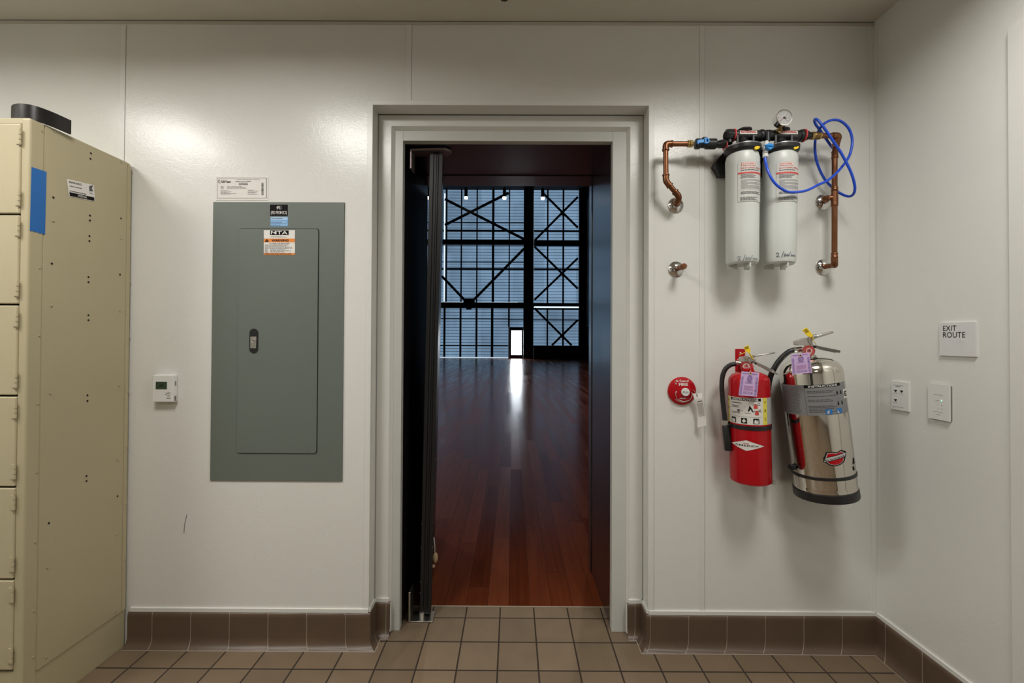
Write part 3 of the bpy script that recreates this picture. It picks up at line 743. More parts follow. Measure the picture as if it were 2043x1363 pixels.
b = MB(); b.prism(rrect(a.x, a.z, c.x, c.z, (c.x-a.x)/2-.0002, DW-.0084, 8), (0, -.0025, 0), BLK); pf = W(500, 695, .011); pg = W(512, 672, .011)
b.build('latch_recess', pd, bevel=.0008)
b = MB(); b.box((pf.x, DW-.0135, pf.z), (pg.x, DW-.0105, pg.z), SATIN); cx_, cz_ = (pf.x+pg.x)/2, pf.z*.35+pg.z*.65
b.lathe([(.0085, 0), (.0085, .0012), (.0065, .0016), (.0065, .0008), (0, .0008)], (cx_, DW-.0135, cz_), YN, SATIN, 20); b.box((cx_-.001, DW-.0152, cz_-.003), (cx_+.001, DW-.0142, cz_+.003), HOLE)
b.build('latch', pd, bevel=.0006)
def PN(cx, cy, p): return W(400+cx/6.197, 330+cy/6.195, p)
def plabel(x0, y0, x1, y1, p):
    return quad_map(PN(x0, y0, p), PN(x1, y0, p), PN(x1, y1, p), PN(x0, y1, p), YN)
q1 = plabel(856, 484, 1083, 627, .0056)
b = MB(); b.slab(q1, -.01, -.015, 1.01, 1.015, SILVERP, -.0008, 0.); b.rect(q1, .0, .0, 1, 1, INK, .0004)
b.text(q1, '4PK1', .5, .58, .30, PAPER, .0008, w=.25, align='c', bold=.01); b.text(q1, '(FED FROM EC3)', .5, .08, .36, PAPER, .0008, w=.86, align='c', bold=.006)
b.build('nameplate', ep)
q1 = plabel(866, 637, 1082, 752, .0056)
b = MB(); b.rect(q1, 0, 0, 1, 1, MBLUE, 0); b.rect(q1, .02, .66, .98, .97, LBLUE, .0003); b.lines(q1, .06, .72, .8, .92, 1, INKG, .0006, fill=.3)
b.lines(q1, .02, .05, .98, .58, 5, LBLUE, .0004, fill=.55, ragged=.1); b.lines(q1, .03, .02, .98, .5, 3, M('print_navy', (.05, .12, .3), .5), .0006, fill=.25, ragged=.5)
b.build('blue_sticker', ep)
q1 = plabel(783, 800, 1168, 1107, .0090)
b = MB(); b.rect(q1, 0, 0, 1, 1, PAPER, 0); n = .0004
b.rect(q1, .2, .80, .80, .985, INK, n); b.text(q1, 'MTA', .5, .825, .135, PAPER, 2*n, w=.53, align='c', bold=.012)
b.lines(q1, .22, .70, .78, .77, 2, INKL, n, fill=.5)
b.rect(q1, 0, .505, 1, .655, ORANGE, n); b.text(q1, 'WARNING', .52, .535, .095, INK, 2*n, w=.55, align='c', bold=.035)
b.poly(q1, [(.03, .53), (.17, .53), (.10, .645)], INK, 2*n); b.text(q1, '!', .10, .545, .06, ORANGE, 3*n, align='c', w=.012)
b.text(q1, 'Arc Flash and Shock Risk', .5, .435, .05, INK, n, w=.66, align='c', bold=.02)
b.lines(q1, .03, .25, .95, .42, 4, INKG, n, fill=.4, ragged=.3); b.lines(q1, .03, .09, .16, .25, 4, INKG, n, fill=.4); b.lines(q1, .2, .09, .95, .25, 3, INKG, n, fill=.4, ragged=.4)
b.rect(q1, 0, 0, 1, .075, ORANGE, n); b.lines(q1, .03, .01, .97, .065, 1, INK, 2*n, fill=.4, ragged=.1)
b.build('warning_sticker', pd)

# permit in a plastic sleeve above the panel
q1 = plabel(190, 140, 835, 430, .001)
cert = thing('permit_notice', W(483, 399), 'small printed permit in a clear sleeve on the wall above the grey panel', 'notice')
b = MB(); b.slab(q1, 0, 0, 1, 1, M('clear_sleeve', (.74, .73, .69), .12, var=.04, bump=.1, bscale=30.), -.001, .001); b.build('sleeve', cert)
q1 = plabel(206, 156, 818, 405, .0024); n = .0003
b = MB(); b.rect(q1, 0, 0, 1, 1, PAPER, 0)
for a in ((0, .985, 1, 1), (0, 0, 1, .012), (.99, 0, 1, 1), (0, 0, .005, 1)): b.rect(q1, *a, INKG, n)
b.text(q1, 'Public Health', .075, .76, .10, INK, n, w=.2, bold=.035); b.lines(q1, .08, .86, .25, .90, 1, INKG, n)
for k in range(2): b.stroke(q1, [(.045+.018*k, .92), (.022+.018*k, .86), (.022+.018*k, .79), (.05+.018*k, .73)], .008, INK, n)
b.lines(q1, .40, .90, .88, .96, 1, INKL, n, fill=.5, ragged=.1); b.text(q1, 'PUBLIC HEALTH PERMIT', .53, .80, .055, INK, n, w=.32, align='c', bold=.01); b.lines(q1, .44, .72, .62, .77, 1, INK, n, fill=.7, ragged=.05); b.lines(q1, .44, .65, .63, .69, 1, INK, n, fill=.7, ragged=.05)
b.lines(q1, .07, .45, .15, .60, 3, INK, n, fill=.35); b.lines(q1, .2, .45, .62, .60, 3, INKG, n, fill=.35, ragged=.5); b.lines(q1, .07, .16, .40, .40, 6, INKG, n, fill=.35, ragged=.6); b.lines(q1, .62, .17, .85, .42, 5, INKG, n, fill=.35, ragged=.5)
for i in range(22): b.rect(q1, .895, .16+.028*i, .94, .16+.028*i+random.uniform(.010, .022), INK, n)
b.build('paper', cert)

# ================================================================== THERMOSTAT
def TH(cx, cy, p): return W(290+cx/13.625, 730+cy/13.63, p)
th_ = thing('thermostat', TH(520, 990, 0), 'small white square wall thermostat with a dark screen left of the panel', 'thermostat')
ax0, ax1, az0, az1 = TH(185, 980, .026).x, TH(735, 980, .026).x, TH(450, 985, .026).z, TH(450, 262, .026).z
bx1 = TH(868, 600, .004).x
b = MB()
b.box((ax0+.004, DW-.006, az0+.002), (bx1-.002, DW, az1), WPLAS); b.build('back_plate', th_, bevel=.001)
b = MB(); ins = .004
fv = [(ax0, DW-.026, az0), (ax1, DW-.026, az0), (ax1, DW-.026, az1), (ax0, DW-.026, az1)]
bv = [(ax0-.002, DW-.006, az0-.001), (ax1+.004, DW-.006, az0-.001), (ax1+.004, DW-.006, az1+.003), (ax0-.002, DW-.006, az1+.003)]
b.add(fv+bv, ((0, 1, 2, 3), (7, 6, 5, 4), (0, 4, 5, 1), (1, 5, 6, 2), (2, 6, 7, 3), (3, 7, 4, 0)), WPLAS); b.build('cover', th_, bevel=.002)
b = MB(); u0, u1 = TH(285, 632, .0265), TH(590, 435, .0265)
b.box((u0.x-.0012, DW-.0268, u0.z-.0012), (u1.x+.0012, DW-.0255, u1.z+.0012), M('screen_bezel', (.62, .66, .62), .4)); b.box((u0.x, DW-.0274, u0.z), (u1.x, DW-.0265, u1.z), LCD)
fm = plane_map((u0.x, DW-.0275, u0.z), (u1.x-u0.x, 0, 0), (0, 0, u1.z-u0.z), YN); b.lines(fm, .3, .38, .75, .62, 2, M('lcd_digit', (.008, .014, .008), .4), .0002, fill=.6, ragged=.1); b.build('screen', th_)
for cy in (725, 795, 865):
    b = MB(); a = TH(628, cy, .027); b.box((a.x-.0085, DW-.0275, a.z-.0028), (a.x+.0085, DW-.0258, a.z+.0028), M('button_grey', (.55, .55, .54), .4)); b.box((a.x-.004, DW-.0278, a.z-.0032), (a.x+.004, DW-.0272, a.z-.0024), INKG); b.build('button', th_, bevel=.0008)
b = MB(); a = TH(548, 770, .027); b.prism([a+V((-.004, 0, 0)), a+V((.003, 0, -.003)), a+V((.003, 0, .003))], (0, .0015, 0), INKL); b.build('button', th_)
b = MB()
xv = ax1+.0018
for i in range(7): z = az0+(az1-az0)*(.04+.028*i); b.box((ax1+.001, DW-.018, z), (ax1+.0042, DW-.010, z+.0012), INKG)
b.build('vent_slots', th_); b = MB()
for i in range(5): z = az0+(az1-az0)*(.62+.034*i); b.box((ax1+.001, DW-.017, z), (ax1+.0042, DW-.011, z+.0014), INKG)
b.build('vent_slots', th_)

# ================================================================== SPRINKLER
p = at(1006, -2, 2, HC-.05); s_ = thing('sprinkler_head', (p.x, p.y, HC), 'dark toothed sprinkler head hanging from the ceiling', 'sprinkler')
b = MB(); b.cyl((p.x, p.y, HC-.02), (p.x, p.y, HC), .012, BRASS); b.lathe([(.030, 0), (.026, -.006), (.014, -.008)], (p.x, p.y, HC), ZP, CHROME, 24); b.build('body', s_)
b = MB()
for sx in (-1, 1): b.tube(catmull([(p.x+sx*.010, p.y, HC-.018), (p.x+sx*.013, p.y, HC-.03), (p.x+sx*.004, p.y, HC-.046)], 5), .002, BRASS, 8)
b.build('yoke', s_)
DKB = M('dark_bronze', (.015, .011, .007), .5, metal=.4)
b = MB(); zz = HC-.05; b.cyl((p.x, p.y, zz), (p.x, p.y, zz+.002), .0085, DKB)
for i in range(16):
    t = 2*PI*i/16; d = V((math.cos(t), math.sin(t), 0)); b.bar(V((p.x, p.y, zz+.001))+d*.006, V((p.x, p.y, zz+.001))+d*.0150, .0030, .0018, DKB)
b.build('deflector', s_)

# ================================================================== WATER FILTER
PH = .100                                             # axis of the heads and cartridges off the wall
wf = thing('water_filter', W(1515, 540, 0), 'twin white cartridge water filter with black heads and a dial gauge', 'water filter')
b = MB(); poly = [(505, 490), (535, 440), (600, 372), (1060, 372), (1066, 470), (1040, 560), (545, 560), (532, 530)]
b.prism([FX(x, y, .03) for x, y in poly], (0, .029, 0), BLK); br = b.build('bracket', wf, bevel=.004)
for x in (640, 900): b = MB(); pp = FX(x, 440, .03); b.box((pp.x-.02, DW-.085, pp.z-.02), (pp.x+.02, DW-.028, pp.z+.035), BLK); b.build('bracket_arm', wf, bevel=.004)
for side_, (xc, xt, xcap, gx) in enumerate((((598, 808), 697, 715, 695), ((850, 1082), 966, 990, 975))):
    cxm = (xc[0]+xc[1])/2
    top = FX(cxm, 402, PH); bot = FX((600+803)/2 if side_ == 0 else (852+1062)/2, 1192, PH); L = (top-bot).length; A = top-bot
    r = .0610; r2 = .0585
    b = MB()
    b.lathe([(0, .012), (.020, .010), (.042, .004), (.050, .004), (.0555, .010), (r2, .020), (r2+.0003, L*.3), (r-.0005, L-.055), (r, L-.052), (r, L-.030), (r-.004, L-.014), (r-.014, L-.003), (.035, L)], bot, A, CANW, 48)
    cart = b.build('cartridge', wf, sharp=25)
    for ang in (35, 155, 275):
        b = MB(); d = V((math.cos(math.radians(ang)), math.sin(math.radians(ang)), 0)); b.bar(bot+d*.016+V((0, 0, -.002)), bot+d*.052+V((0, 0, -.002)), .006, .022, CANW, h2=.018); b.build('foot_fin', cart, bevel=.0012)
    vd = (CAM-(top+bot)/2).normalized(); cm_ = cyl_map(bot, A, r2+.0010, vd); cm = lambda s, t, n=0., cm_=cm_, k=(r-r2)/L: cm_(s, t, n+k*t)
    tz = lambda cy: (FX(cxm, cy, PH+r).z-bot.z)/A.normalized().z
    sc = lambda cx: r*math.asin(max(-.99, min(.99, (cx-cxm)/((xc[1]-xc[0])/2))))
    s0, s1 = (sc(678), sc(806)) if side_ == 0 else (sc(945), sc(1078)); t0, t1 = tz(737), tz(462); S = s1-s0; T = t1-t0
    q2 = lambda s, t, n=0.: cm(s0+S*s, t0+T*t, n)
    b = MB(); b.rect(q2, 0, 0, 1, 1, M('cartridge_label', (.56, .56, .53), .45), .0004, 14); n = .0010
    b.rect(q2, .12, .90, .62, .985, REDINK, n, 8); b.rect(q2, .135, .908, .605, .977, PAPER, n+.0003, 8); b.text(q2, 'RATIONAL', .37, .925, .036, REDINK, n+.0006, w=.42, align='c', bold=.03)
    b.text(q2, 'RATIONAL PRO-L', .10, .825, .04, REDINK, n, w=.84, bold=.01); b.lines(q2, .1, .77, .8, .81, 1, INKG, n, fill=.5)
    b.rect(q2, 0, .70, 1, .742, REDINK, n, 14); b.lines(q2, .1, .58, .72, .69, 4, INKG, n, fill=.5, ragged=.3)
    b.rect(q2, .1, .30, 1, .56, M('label_grey_block', (.44, .44, .42), .5), n-.0003, 14); b.lines(q2, .12, .31, .98, .55, 11, INKL, n, fill=.5, ragged=.3)
    b.rect(q2, .30, .485, 1, .505, PAPER, n+.0003, 10); b.rect(q2, .32, .40, 1, .415, PAPER, n+.0003, 10); b.rect(q2, .1, .29, 1, .305, PAPER, n+.0003, 10)
    b.lines(q2, .1, .18, .95, .25, 3, INKG, n, fill=.5, ragged=.3); b.lines(q2, .08, .02, .9, .11, 4, INKG, n, fill=.5, ragged=.4)
    b.build('cartridge_label', cart)
    # handwritten date
    b = MB(); hx0, hz0, hw = ((sc(675), tz(1152), .9), (sc(948), tz(1128), .95))[side_]; k = .0105
    if side_ == 0: hs = sc(790)-hx0
    else: hs = sc(1064)-hx0
    P_ = lambda x, y: (hx0+hs*x, hz0+.017*y)
    strokes = [[(.0, .75), (.05, 1.05), (.13, .95), (.11, .5), (.02, .15), (.10, .22), (.17, .05)], [(.25, -.1), (.36, 1.35)], [(.37, .6), (.42, .75), (.44, .5), (.36, .2), (.46, .25)], [(.52, .65), (.48, .35), (.54, .2), (.59, .45), (.54, .68)], [(.60, .2), (.70, 1.15)], [(.72, .5), (.76, .6), (.73, .3), (.79, .32)], [(.83, .55), (.80, .38), (.84, .28), (.87, .45), (.83, .55)], [(.89, .5), (.93, .55), (.90, .3), (.95, .3), (.99, .5), (1.02, .15)]]
    for st in strokes: b.stroke(cm, [P_(x, y) for x, y in st], .0017 if side_ else .0014, M('marker_ink', (.02, .03, .07), .5), .0009)
    b.build('handwriting', cart)
    # black head: rim disc, neck, cross tube, cap
    hc = FX(xt+3, 280, PH); ax = FX(xt+3, 362, PH)
    b = MB()
    rim = V((top.x, top.y, 0)); zr = top.z
    b.lathe([(.050, -.014), (.058, -.012), (.0655, -.004), (.0665, .004), (.0665, .010), (.064, .014), (.060, .016), (.030, .020), (.026, .028), (.020, .034)], (top.x, top.y, zr+.004), ZP, BLK, 48)
    b.lathe([(.0667, .0), (.0672, .002), (.0667, .004)], (top.x, top.y, zr+.0135), ZP, M('rim_highlight', (.3, .3, .3), .35, metal=.8), 48, cap=False)  # grey ring stands in for the highlight on the rim's top edge
    x_a, x_b = (FX(606, 283, PH).x, FX(872, 283, PH).x) if side_ == 0 else (FX(888, 283, PH).x, FX(1128, 283, PH).x)
    za = FX(740, 281, PH).z
    b.lathe([(.0185, 0), (.0195, .004), (.0195, x_b-x_a-.004), (.0185, x_b-x_a)], (x_a, DW-PH, za), XP, BLK, 32)
    b.cyl((top.x, DW-PH, za-.03), (top.x, DW-PH, za-.012), .024, BLK, 32, r2=.016)
    b.lathe([(.018, 0), (.020, .008), (.0265, .014), (.0270, .018), (.024, .020)], (top.x+.008, DW-PH, za+.004), ZP, BLK, 36)
    for dx in (-.028, .034): b.cyl((top.x+dx, DW-PH-.018, za-.045), (top.x+dx, DW-PH-.018, za-.008), .0045, M('post_grey', (.05, .05, .05), .4), 10)
    b.lathe([(.0215, 0), (.0225, .003), (.0225, .010), (.0215, .013)], (x_b-(.028 if side_ == 0 else .016), DW-PH, za), XP, BLK, 24)
    head = b.build('filter_head', wf, sharp=30)
    hm = lambda s, t, n=0., za=za: V((s, DW-PH-(.0195+n)*math.cos(t), za+(.0195+n)*math.sin(t)))
    lx0, lx1 = (FX(685, 258, PH+.018).x, FX(805, 258, PH+.018).x) if side_ == 0 else (FX(966, 258, PH+.018).x, FX(1088, 258, PH+.018).x)
    b = MB(); r0, r1 = math.radians(-10), math.radians(34)
    def hrect(a0, t0_, a1, t1_, mat, n, b=b):
        for i in range(6): b.rect(hm, a0, t0_+(t1_-t0_)*i/6, a1, t0_+(t1_-t0_)*(i+1)/6, mat, n)
    hrect(lx0, r0, lx1, r1, PAPER, .0010); b.text(hm, 'RATIONAL', (lx0+lx1)/2, r0+.22, .40, REDINK, .0022, w=(lx1-lx0)*.90, align='c', bold=.05); b.lines(hm, lx1-.018, r0-.38, lx1+.006, r0-.22, 1, INKL, .0008)
    b.build('brand_plate', head)
    # red collar, yellow tab
    xr = FX(640, 285, PH).x if side_ == 0 else FX(1129, 285, PH).x
    b = MB(); b.lathe([(.020, 0), (.0245, .001), (.0245, .005), (.020, .006)], (xr-.003, DW-PH, za), XP, REDP, 32); b.build('red_collar', wf)
    yc = FH(940, 780, PH+.065) if side_ == 0 else FH(1665, 775, PH+.060)
    b = MB(); b.prism([yc+V((-.010, 0, -.004)), yc+V((-.004, 0, -.008)), yc+V((.008, 0, -.003)), yc+V((.011, .004, .005)), yc+V((.003, .004, .007)), yc+V((-.009, 0, .003))], (0, .006, 0), YEL); b.build('yellow_tab', wf, bevel=.001)
    if side_ == 0:
        b = MB(); b.lathe([(.013, -.004), (.0225, .0), (.0245, .004), (.0245, .019), (.0225, .022)], (xr-.030, DW-PH, za), XP, BLK, 8, smooth=False); b.lathe([(.014, 0), (.014, .001)], (xr-.0347, DW-PH, za), XP, HOLE, 20); b.build('end_nut', wf, bevel=.001)
        za0 = za
    ZH = za
# linking union, left union, right nut
b = MB(); xa, xb = FX(866, 280, PH).x, FX(892, 280, PH).x; b.lathe([(.021, 0), (.021, xb-xa)], (xa, DW-PH, ZH), XP, BLK, 24); pp = FX(880, 300, PH+.02); b.cyl(pp+V((0, 0, -.012)), pp+V((0, 0, .022)), .009, BLK, 16); b.build('union', wf, bevel=.001)
PV = .075
vz = FX(450, 340, PV).z; xA, xB = FX(372, 340, PV).x, FX(522, 340, PV).x
b = MB(); b.lathe([(.012, 0), (.0205, .003), (.0205, .018), (.016, .022), (.0165, .040), (.0205, .044), (.0205, xB-xA-.004), (.014, xB-xA)], (xA, DW-PV, vz), XP, BLK, 12, smooth=False)
b.lathe([(.010, 0), (.010, .012)], ((xA+xB)/2-.006, DW-PV, vz+.012), ZP, BLK, 16); val = b.build('shutoff_valve', wf, bevel=.001)
b = MB(); c0 = FX(452, 318, PV+.018); c1 = FX(392, 325, PV+.018)
b.bar(c1+V((0, 0, .006)), c1+V((0, 0, -.010)), .006, .010, BLUEV, up=(0, 1, 0)); b.bar(c1, c0, .008, .014, BLUEV, up=(0, 0, 1)); b.lathe([(.006, -.004), (.0125, -.004), (.0125, .004), (.006, .004), (.006, -.004)], c0, YN, BLUEV, 20, cap=False)
b.build('valve_lever', val, bevel=.0015)
b = MB(); a = FX(520, 345, PV); c = FX(600, 335, PH); b.tube([a, a.lerp(c, .35), a.lerp(c, .7), c], [.012, .016, .017, .014], BLK, 14); a2 = FX(578, 350, .09); b.lathe([(.017, 0), (.020, .001), (.020, .004), (.017, .005)], a2, XP, REDP, 24); b.build('inlet_elbow', wf)
b = MB(); p = FX(612, 320, PH); b.tube([p+V((0, 0, .012)), p+V((-.002, -.004, -.012))], .012, BLK, 12); b.build('inlet_socket', wf)
xn = FX(1128, 285, PH).x
b = MB(); b.lathe([(.0185, 0), (.0195, .006), (.0185, .012), (.014, .014), (.014, .022)], (xn+.003, DW-PH, ZH), XP, BLK, 10, smooth=False); b.build('outlet_nut', wf, bevel=.001)
# gauge
gc = FX(992, 157, .155); b = MB()
b.lathe([(.020, -.030), (.0285, -.026), (.0300, -.004), (.0308, 0), (.0308, .003), (.0275, .0035), (.0270, .0005)], gc, YN, CHROME, 40); g = b.build('gauge', wf)
b = MB(); gf = plane_map(gc+V((0, -.0008, 0)), XP, ZP, YN); b.disc(gf, 0, 0, .0272, M('dial_white', (.47, .47, .46), .4), 0, 32)
for i in range(25):
    t = math.radians(225-270*i/24); r0 = .0185 if i % 4 == 0 else .021; b.stroke(gf, [(r0*math.cos(t), r0*math.sin(t)), (.0235*math.cos(t), .0235*math.sin(t))], .0009, INK, .0003)
for i in range(7):
    t = math.radians(225-45*i); b.text(gf, str(i*20), .0150*math.cos(t), .0150*math.sin(t)-.0015, .003, INK, .0003, align='c')
b.build('dial', g)
b = MB(); b.stroke(gf, [(.006, .006), (-.014, -.013)], .0014, M('needle_red', (.25, .03, .02), .5), .0012); b.disc(gf, 0, 0, .0032, INK, .0014, 16); b.stroke(gf, [(-.002, -.002), (.008, -.0055), (.006, .003)], .002, INK, .0010); b.build('needle', g)
b = MB(); sb = gc+V((0, .026, -.029)); b.lathe([(.0075, 0), (.0075, -.003), (.0090, -.003), (.0090, -.010)], sb, ZP, BRASS, 8, smooth=False); b.tube([sb+V((0, 0, -.010)), V((sb.x, DW-PH+.004, ZH+.020))], .0055, BRASS, 10); b.build('gauge_stem', g)
# sampling valve with blue wing
sv = FX(872, 372, PH+.045)
b = MB(); t0 = FX(872, 326, PH+.03); t1 = FX(862, 405, PH+.05); t2 = FX(864, 433, PH+.05)
b.tube([t0, t0.lerp(t1, .3), t1], [.0075, .009, .0095], WPLAS, 16); b.lathe([(.0088, 0), (.0098, .002), (.0098, .010), (.0088, .012)], t2, ZP, WPLAS, 16); b.ball(t0.lerp(t1, .55), .012, WPLAS, 14); sva = b.build('sampling_valve', wf)
b = MB(); wc = FX(888, 362, PH+.062)
b.lathe([(.0055, -.012), (.0105, -.008), (.0105, .004), (.009, .006)], wc, (.25, -1, -.1), BLUEV, 20); b.prism([wc+V((-.022, -.003, .004)), wc+V((-.004, -.003, .012)), wc+V((.011, -.003, .009)), wc+V((.013, -.003, -.004)), wc+V((.002, -.003, -.013)), wc+V((-.008, -.003, -.005))], (0, -.005, 0), BLUEV)
b.bar(wc+V((-.019, -.009, .003)), wc+V((.012, -.009, .001)), .004, .006, BLUEV, up=(0, 1, 0)); b.build('blue_wing', sva, bevel=.001)

# ------------------------------------------------------------------ copper pipes
RP = .0100
def elbowed(b, pts, r, mat, rad=.022, k=6):
    pts = [V(p) for p in pts]; out = [pts[0]]
    for i in range(1, len(pts)-1):
        a, o, c = pts[i-1], pts[i], pts[i+1]; d0 = (a-o); d1 = (c-o); l = min(rad, d0.length*.45, d1.length*.45)
        p0, p1 = o+d0.normalized()*l, o+d1.normalized()*l
        for j in range(k+1):
            t = j/k; out.append(p0*(1-t)**2+o*2*t*(1-t)+p1*t*t)
    out.append(pts[-1]); b.tube(out, r, mat, 16); return out
def coupling(b, p, d, L=.020, r=RP): d = V(d).normalized(); b.lathe([(r, 0), (r*1.22, .0015), (r*1.28, .004), (r*1.16, .006), (r*1.13, L-.006), (r*1.28, L-.004), (r*1.22, L-.0015), (r, L)], V(p)-d*L/2, d, COPPER, 20)
def escutcheon(p, root):
    b = MB(); b.lathe([(.0325, 0), (.032, .004), (.026, .010), (.017, .0145), (.0125, .016)], p, YN, CHROME, 36); b.build('escutcheon', root)
e1 = FX(238, 768, 0)
cp1 = thing('copper_pipe', e1, 'copper pipe bending from the wall up to the blue lever valve', 'pipe')
b = MB()
a = [FX(345, 330, PV), FX(168, 333, PV), FX(170, 600, PV), FX(262, 708, PV), FX(262, 745, .045), V((e1.x, DW-.02, e1.z)), V((e1.x, DW-.001, e1.z))]
a[0] = V((FX(345, 340, PV).x, DW-PV, vz)); a[1] = V((a[1].x, DW-PV, vz-.0005))
elbowed(b, [a[0], a[1], a[2], a[3], V((a[3].x+.004, DW-.055, e1.z+.008)), V((e1.x, DW-.025, e1.z)), V((e1.x, DW-.001, e1.z))], RP, COPPER, .020)
b.build('pipe', cp1)
R2 = RP*1.22
for i in (1, 2, 3):
    b = MB(); o = a[i]; q0 = (a[i-1]-o).normalized(); q1_ = ((a[i+1]-o).normalized() if i < 3 else V((.1, .8, -.5)).normalized()); L = .024
    elbowed(b, [o+q0*L, o, o+q1_*L], R2, COPPER, .021)
    for q in (q0, q1_): b.lathe([(RP, -.004), (R2*1.12, -.003), (R2*1.18, 0), (R2*1.12, .003), (RP, .004)], o+q*L, q, COPPER, 18)
    b.build('elbow', cp1)
b = MB(); x_ = FX(318, 338, PV).x; b.lathe([(.0105, 0), (.0135, .002), (.0135, .007), (.0115, .009), (.0140, .011), (.0140, .020), (.0125, .022)], (x_, DW-PV, vz), XP, BRASS, 12, smooth=False); b.build('brass_adapter', cp1)
escutcheon(e1, cp1)
e2 = FX(240, 1214, 0)
st = thing('pipe_stub', e2, 'short capped copper pipe stub sticking out of the wall through a chrome plate', 'pipe')
b = MB(); b.lathe([(RP, 0), (RP, .055), (RP*1.15, .056), (RP*1.22, .060), (RP*1.22, .075), (RP*1.1, .079), (0, .0795)], V((e2.x, DW, e2.z)), (.05, -1, .0), COPPER, 20); b.build('pipe', st); escutcheon(e2, st)
# right hand pipe
e3, e4 = FX(1262, 747, 0), FX(1264, 1200, 0)
PR = .075
cp2 = thing('copper_pipe', e4, 'long copper pipe running down the right side of the filter to two chrome plates', 'pipe')
b = MB()
top0 = V((FX(1245, 285, PH).x, DW-PH, ZH)); tcor = V((FX(1375, 285, PH).x, DW-PH, ZH)); v0 = FX(1348, 330, PR+.01); v1 = FX(1347, 420, PR); v2 = FX(1345, 1185, PR); v0 = V((tcor.x-.004, DW-PH+.012, FX(1375, 345, PH).z))
elbowed(b, [top0, tcor, v0, v1, v2, V((e4.x+.012, DW-.05, e4.z)), V((e4.x, DW-.02, e4.z)), V((e4.x, DW-.001, e4.z))], RP, COPPER, .020)
tee = FX(1346, 715, PR)
elbowed(b, [tee, V((tee.x-.035, DW-.060, FX(1300, 725, .05).z)), V((e3.x, DW-.025, e3.z)), V((e3.x, DW-.001, e3.z))], RP, COPPER, .02)
b.build('pipe', cp2)
b = MB()
elbowed(b, [tcor+V((-.026, 0, 0)), tcor, v0], R2*1.05, COPPER, .022); b.lathe([(RP, -.004), (R2*1.2, -.002), (R2*1.2, .002), (RP, .004)], v0, v0-tcor, COPPER, 18); b.build('elbow', cp2)
d_ = (v1-v2).normalized()
b = MB(); coupling(b, FX(1348, 417, PR), d_, .030); b.build('coupling', cp2)
b = MB(); coupling(b, FX(1346, 655, PR), d_, .016); coupling(b, FX(1346, 762, PR), d_, .016)
b.lathe([(R2, 0), (R2, .052)], FX(1346, 762, PR), d_, COPPER, 18); b.lathe([(RP, -.004), (R2*1.15, -.002), (R2*1.15, .002), (RP, .004)], tee+V((-.024, .010, -.002)), XP, COPPER, 18); b.build('tee', cp2)
b = MB(); coupling(b, FX(1345, 1118, PR), d_, .022); elbowed(b, [v2+d_*.030, v2, v2+(V((e4.x+.012, DW-.05, e4.z))-v2).normalized()*.03], R2, COPPER, .021)
b.build('elbow', cp2)
b = MB(); x_ = FX(1180, 285, PH).x; x2_ = FX(1250, 285, PH).x; L = x2_-x_
pr = [(.0105, 0), (.0150, .001), (.0150, .010), (.0120, .012)]
for i in range(6): pr += [(.0125, .0135+i*.0034), (.0142, .0152+i*.0034)]
b.lathe(pr+[(.0135, L-.001), (.0105, L)], (x_, DW-PH, ZH), XP, BRASS, 20); b.build('brass_adapter', cp2)
escutcheon(e3, cp2); escutcheon(e4, cp2)
# ------------------------------------------------------------------ blue tube
def BT(cx, cy, p): return W(1600+cx/7.575, 220+cy/7.572, p)
tp = [FX(862, 436, .155), FX(866, 470, .158), FX(880, 525, .17), FX(915, 595, .178), FX(965, 645, .180), FX(1030, 676, .178), BT(0, 1229, .168), BT(120, 1192, .157), BT(240, 1130, .145), BT(380, 1065, .135), BT(520, 950, .125), BT(640, 810, .115), BT(715, 690, .110), BT(752, 560, .108), BT(758, 430, .108), BT(720, 300, .108), BT(650, 210, .110), BT(560, 155, .112), BT(460, 148, .112), BT(360, 185, .112), BT(290, 250, .100), BT(230, 350, .072), BT(200, 460, .060), BT(197, 600, .055), BT(215, 740, .050), BT(260, 880, .046), BT(330, 1020, .044), BT(420, 1130, .044), BT(540, 1230, .055), BT(650, 1290, .075), BT(730, 1300, .095), BT(785, 1255, .115), BT(800, 1160, .130), BT(770, 1020, .140), BT(720, 890, .144), BT(650, 750, .146), BT(570, 610, .148), BT(480, 480, .148), BT(390, 345, .146), BT(300, 220, .142), BT(240, 150, .136), BT(200, 135, .125), BT(188, 160, .112), BT(215, 225, .105), BT(280, 310, .078), BT(370, 440, .073), BT(440, 540, .060), BT(500, 600, .045)]
b = MB(); b.tube(catmull(tp, 5), .0048, BLUET, 12)
tag(b.build('water_tube', sharp=80), 'bright blue plastic tube looping from the filter around the right copper pipe', 'tube')

# ================================================================== FIRE PULL STATION
def PS(cx, cy, p=0.): return W(1325+cx/11.36, 740+cy/11.36, p)
pc = PS(420, 460, .012); pc.y = DW
ps = thing('fire_pull_station', pc, 'round red fire pull station with a wire ring and white button', 'fire pull station')
rr_ = rm(318/11.36, 1.795)
b = MB(); b.lathe([(rr_, 0), (rr_, .006), (rr_-.003, .010), (rr_-.016, .016), (.022, .019), (0, .0195)], pc, YN, RED, 48); b.build('dome', ps, sharp=25)
pm = plane_map(pc+V((0, -.0172, 0)), XP, ZP, YN)
def dm(s, t, n=0.):
    r = math.hypot(s, t); h = .0195-(.0005*r/.022 if r < .022 else .0005+(r-.022)/(rr_-.016-.022)*.003 if r < rr_-.016 else .0035+(r-rr_+.016)/.013*.006)
    return pc+V((s, -h-n, t))
lx = lambda cx: (PS(cx, 460, .017).x-pc.x); lz = lambda cy: (PS(420, cy, .017).z-pc.z)
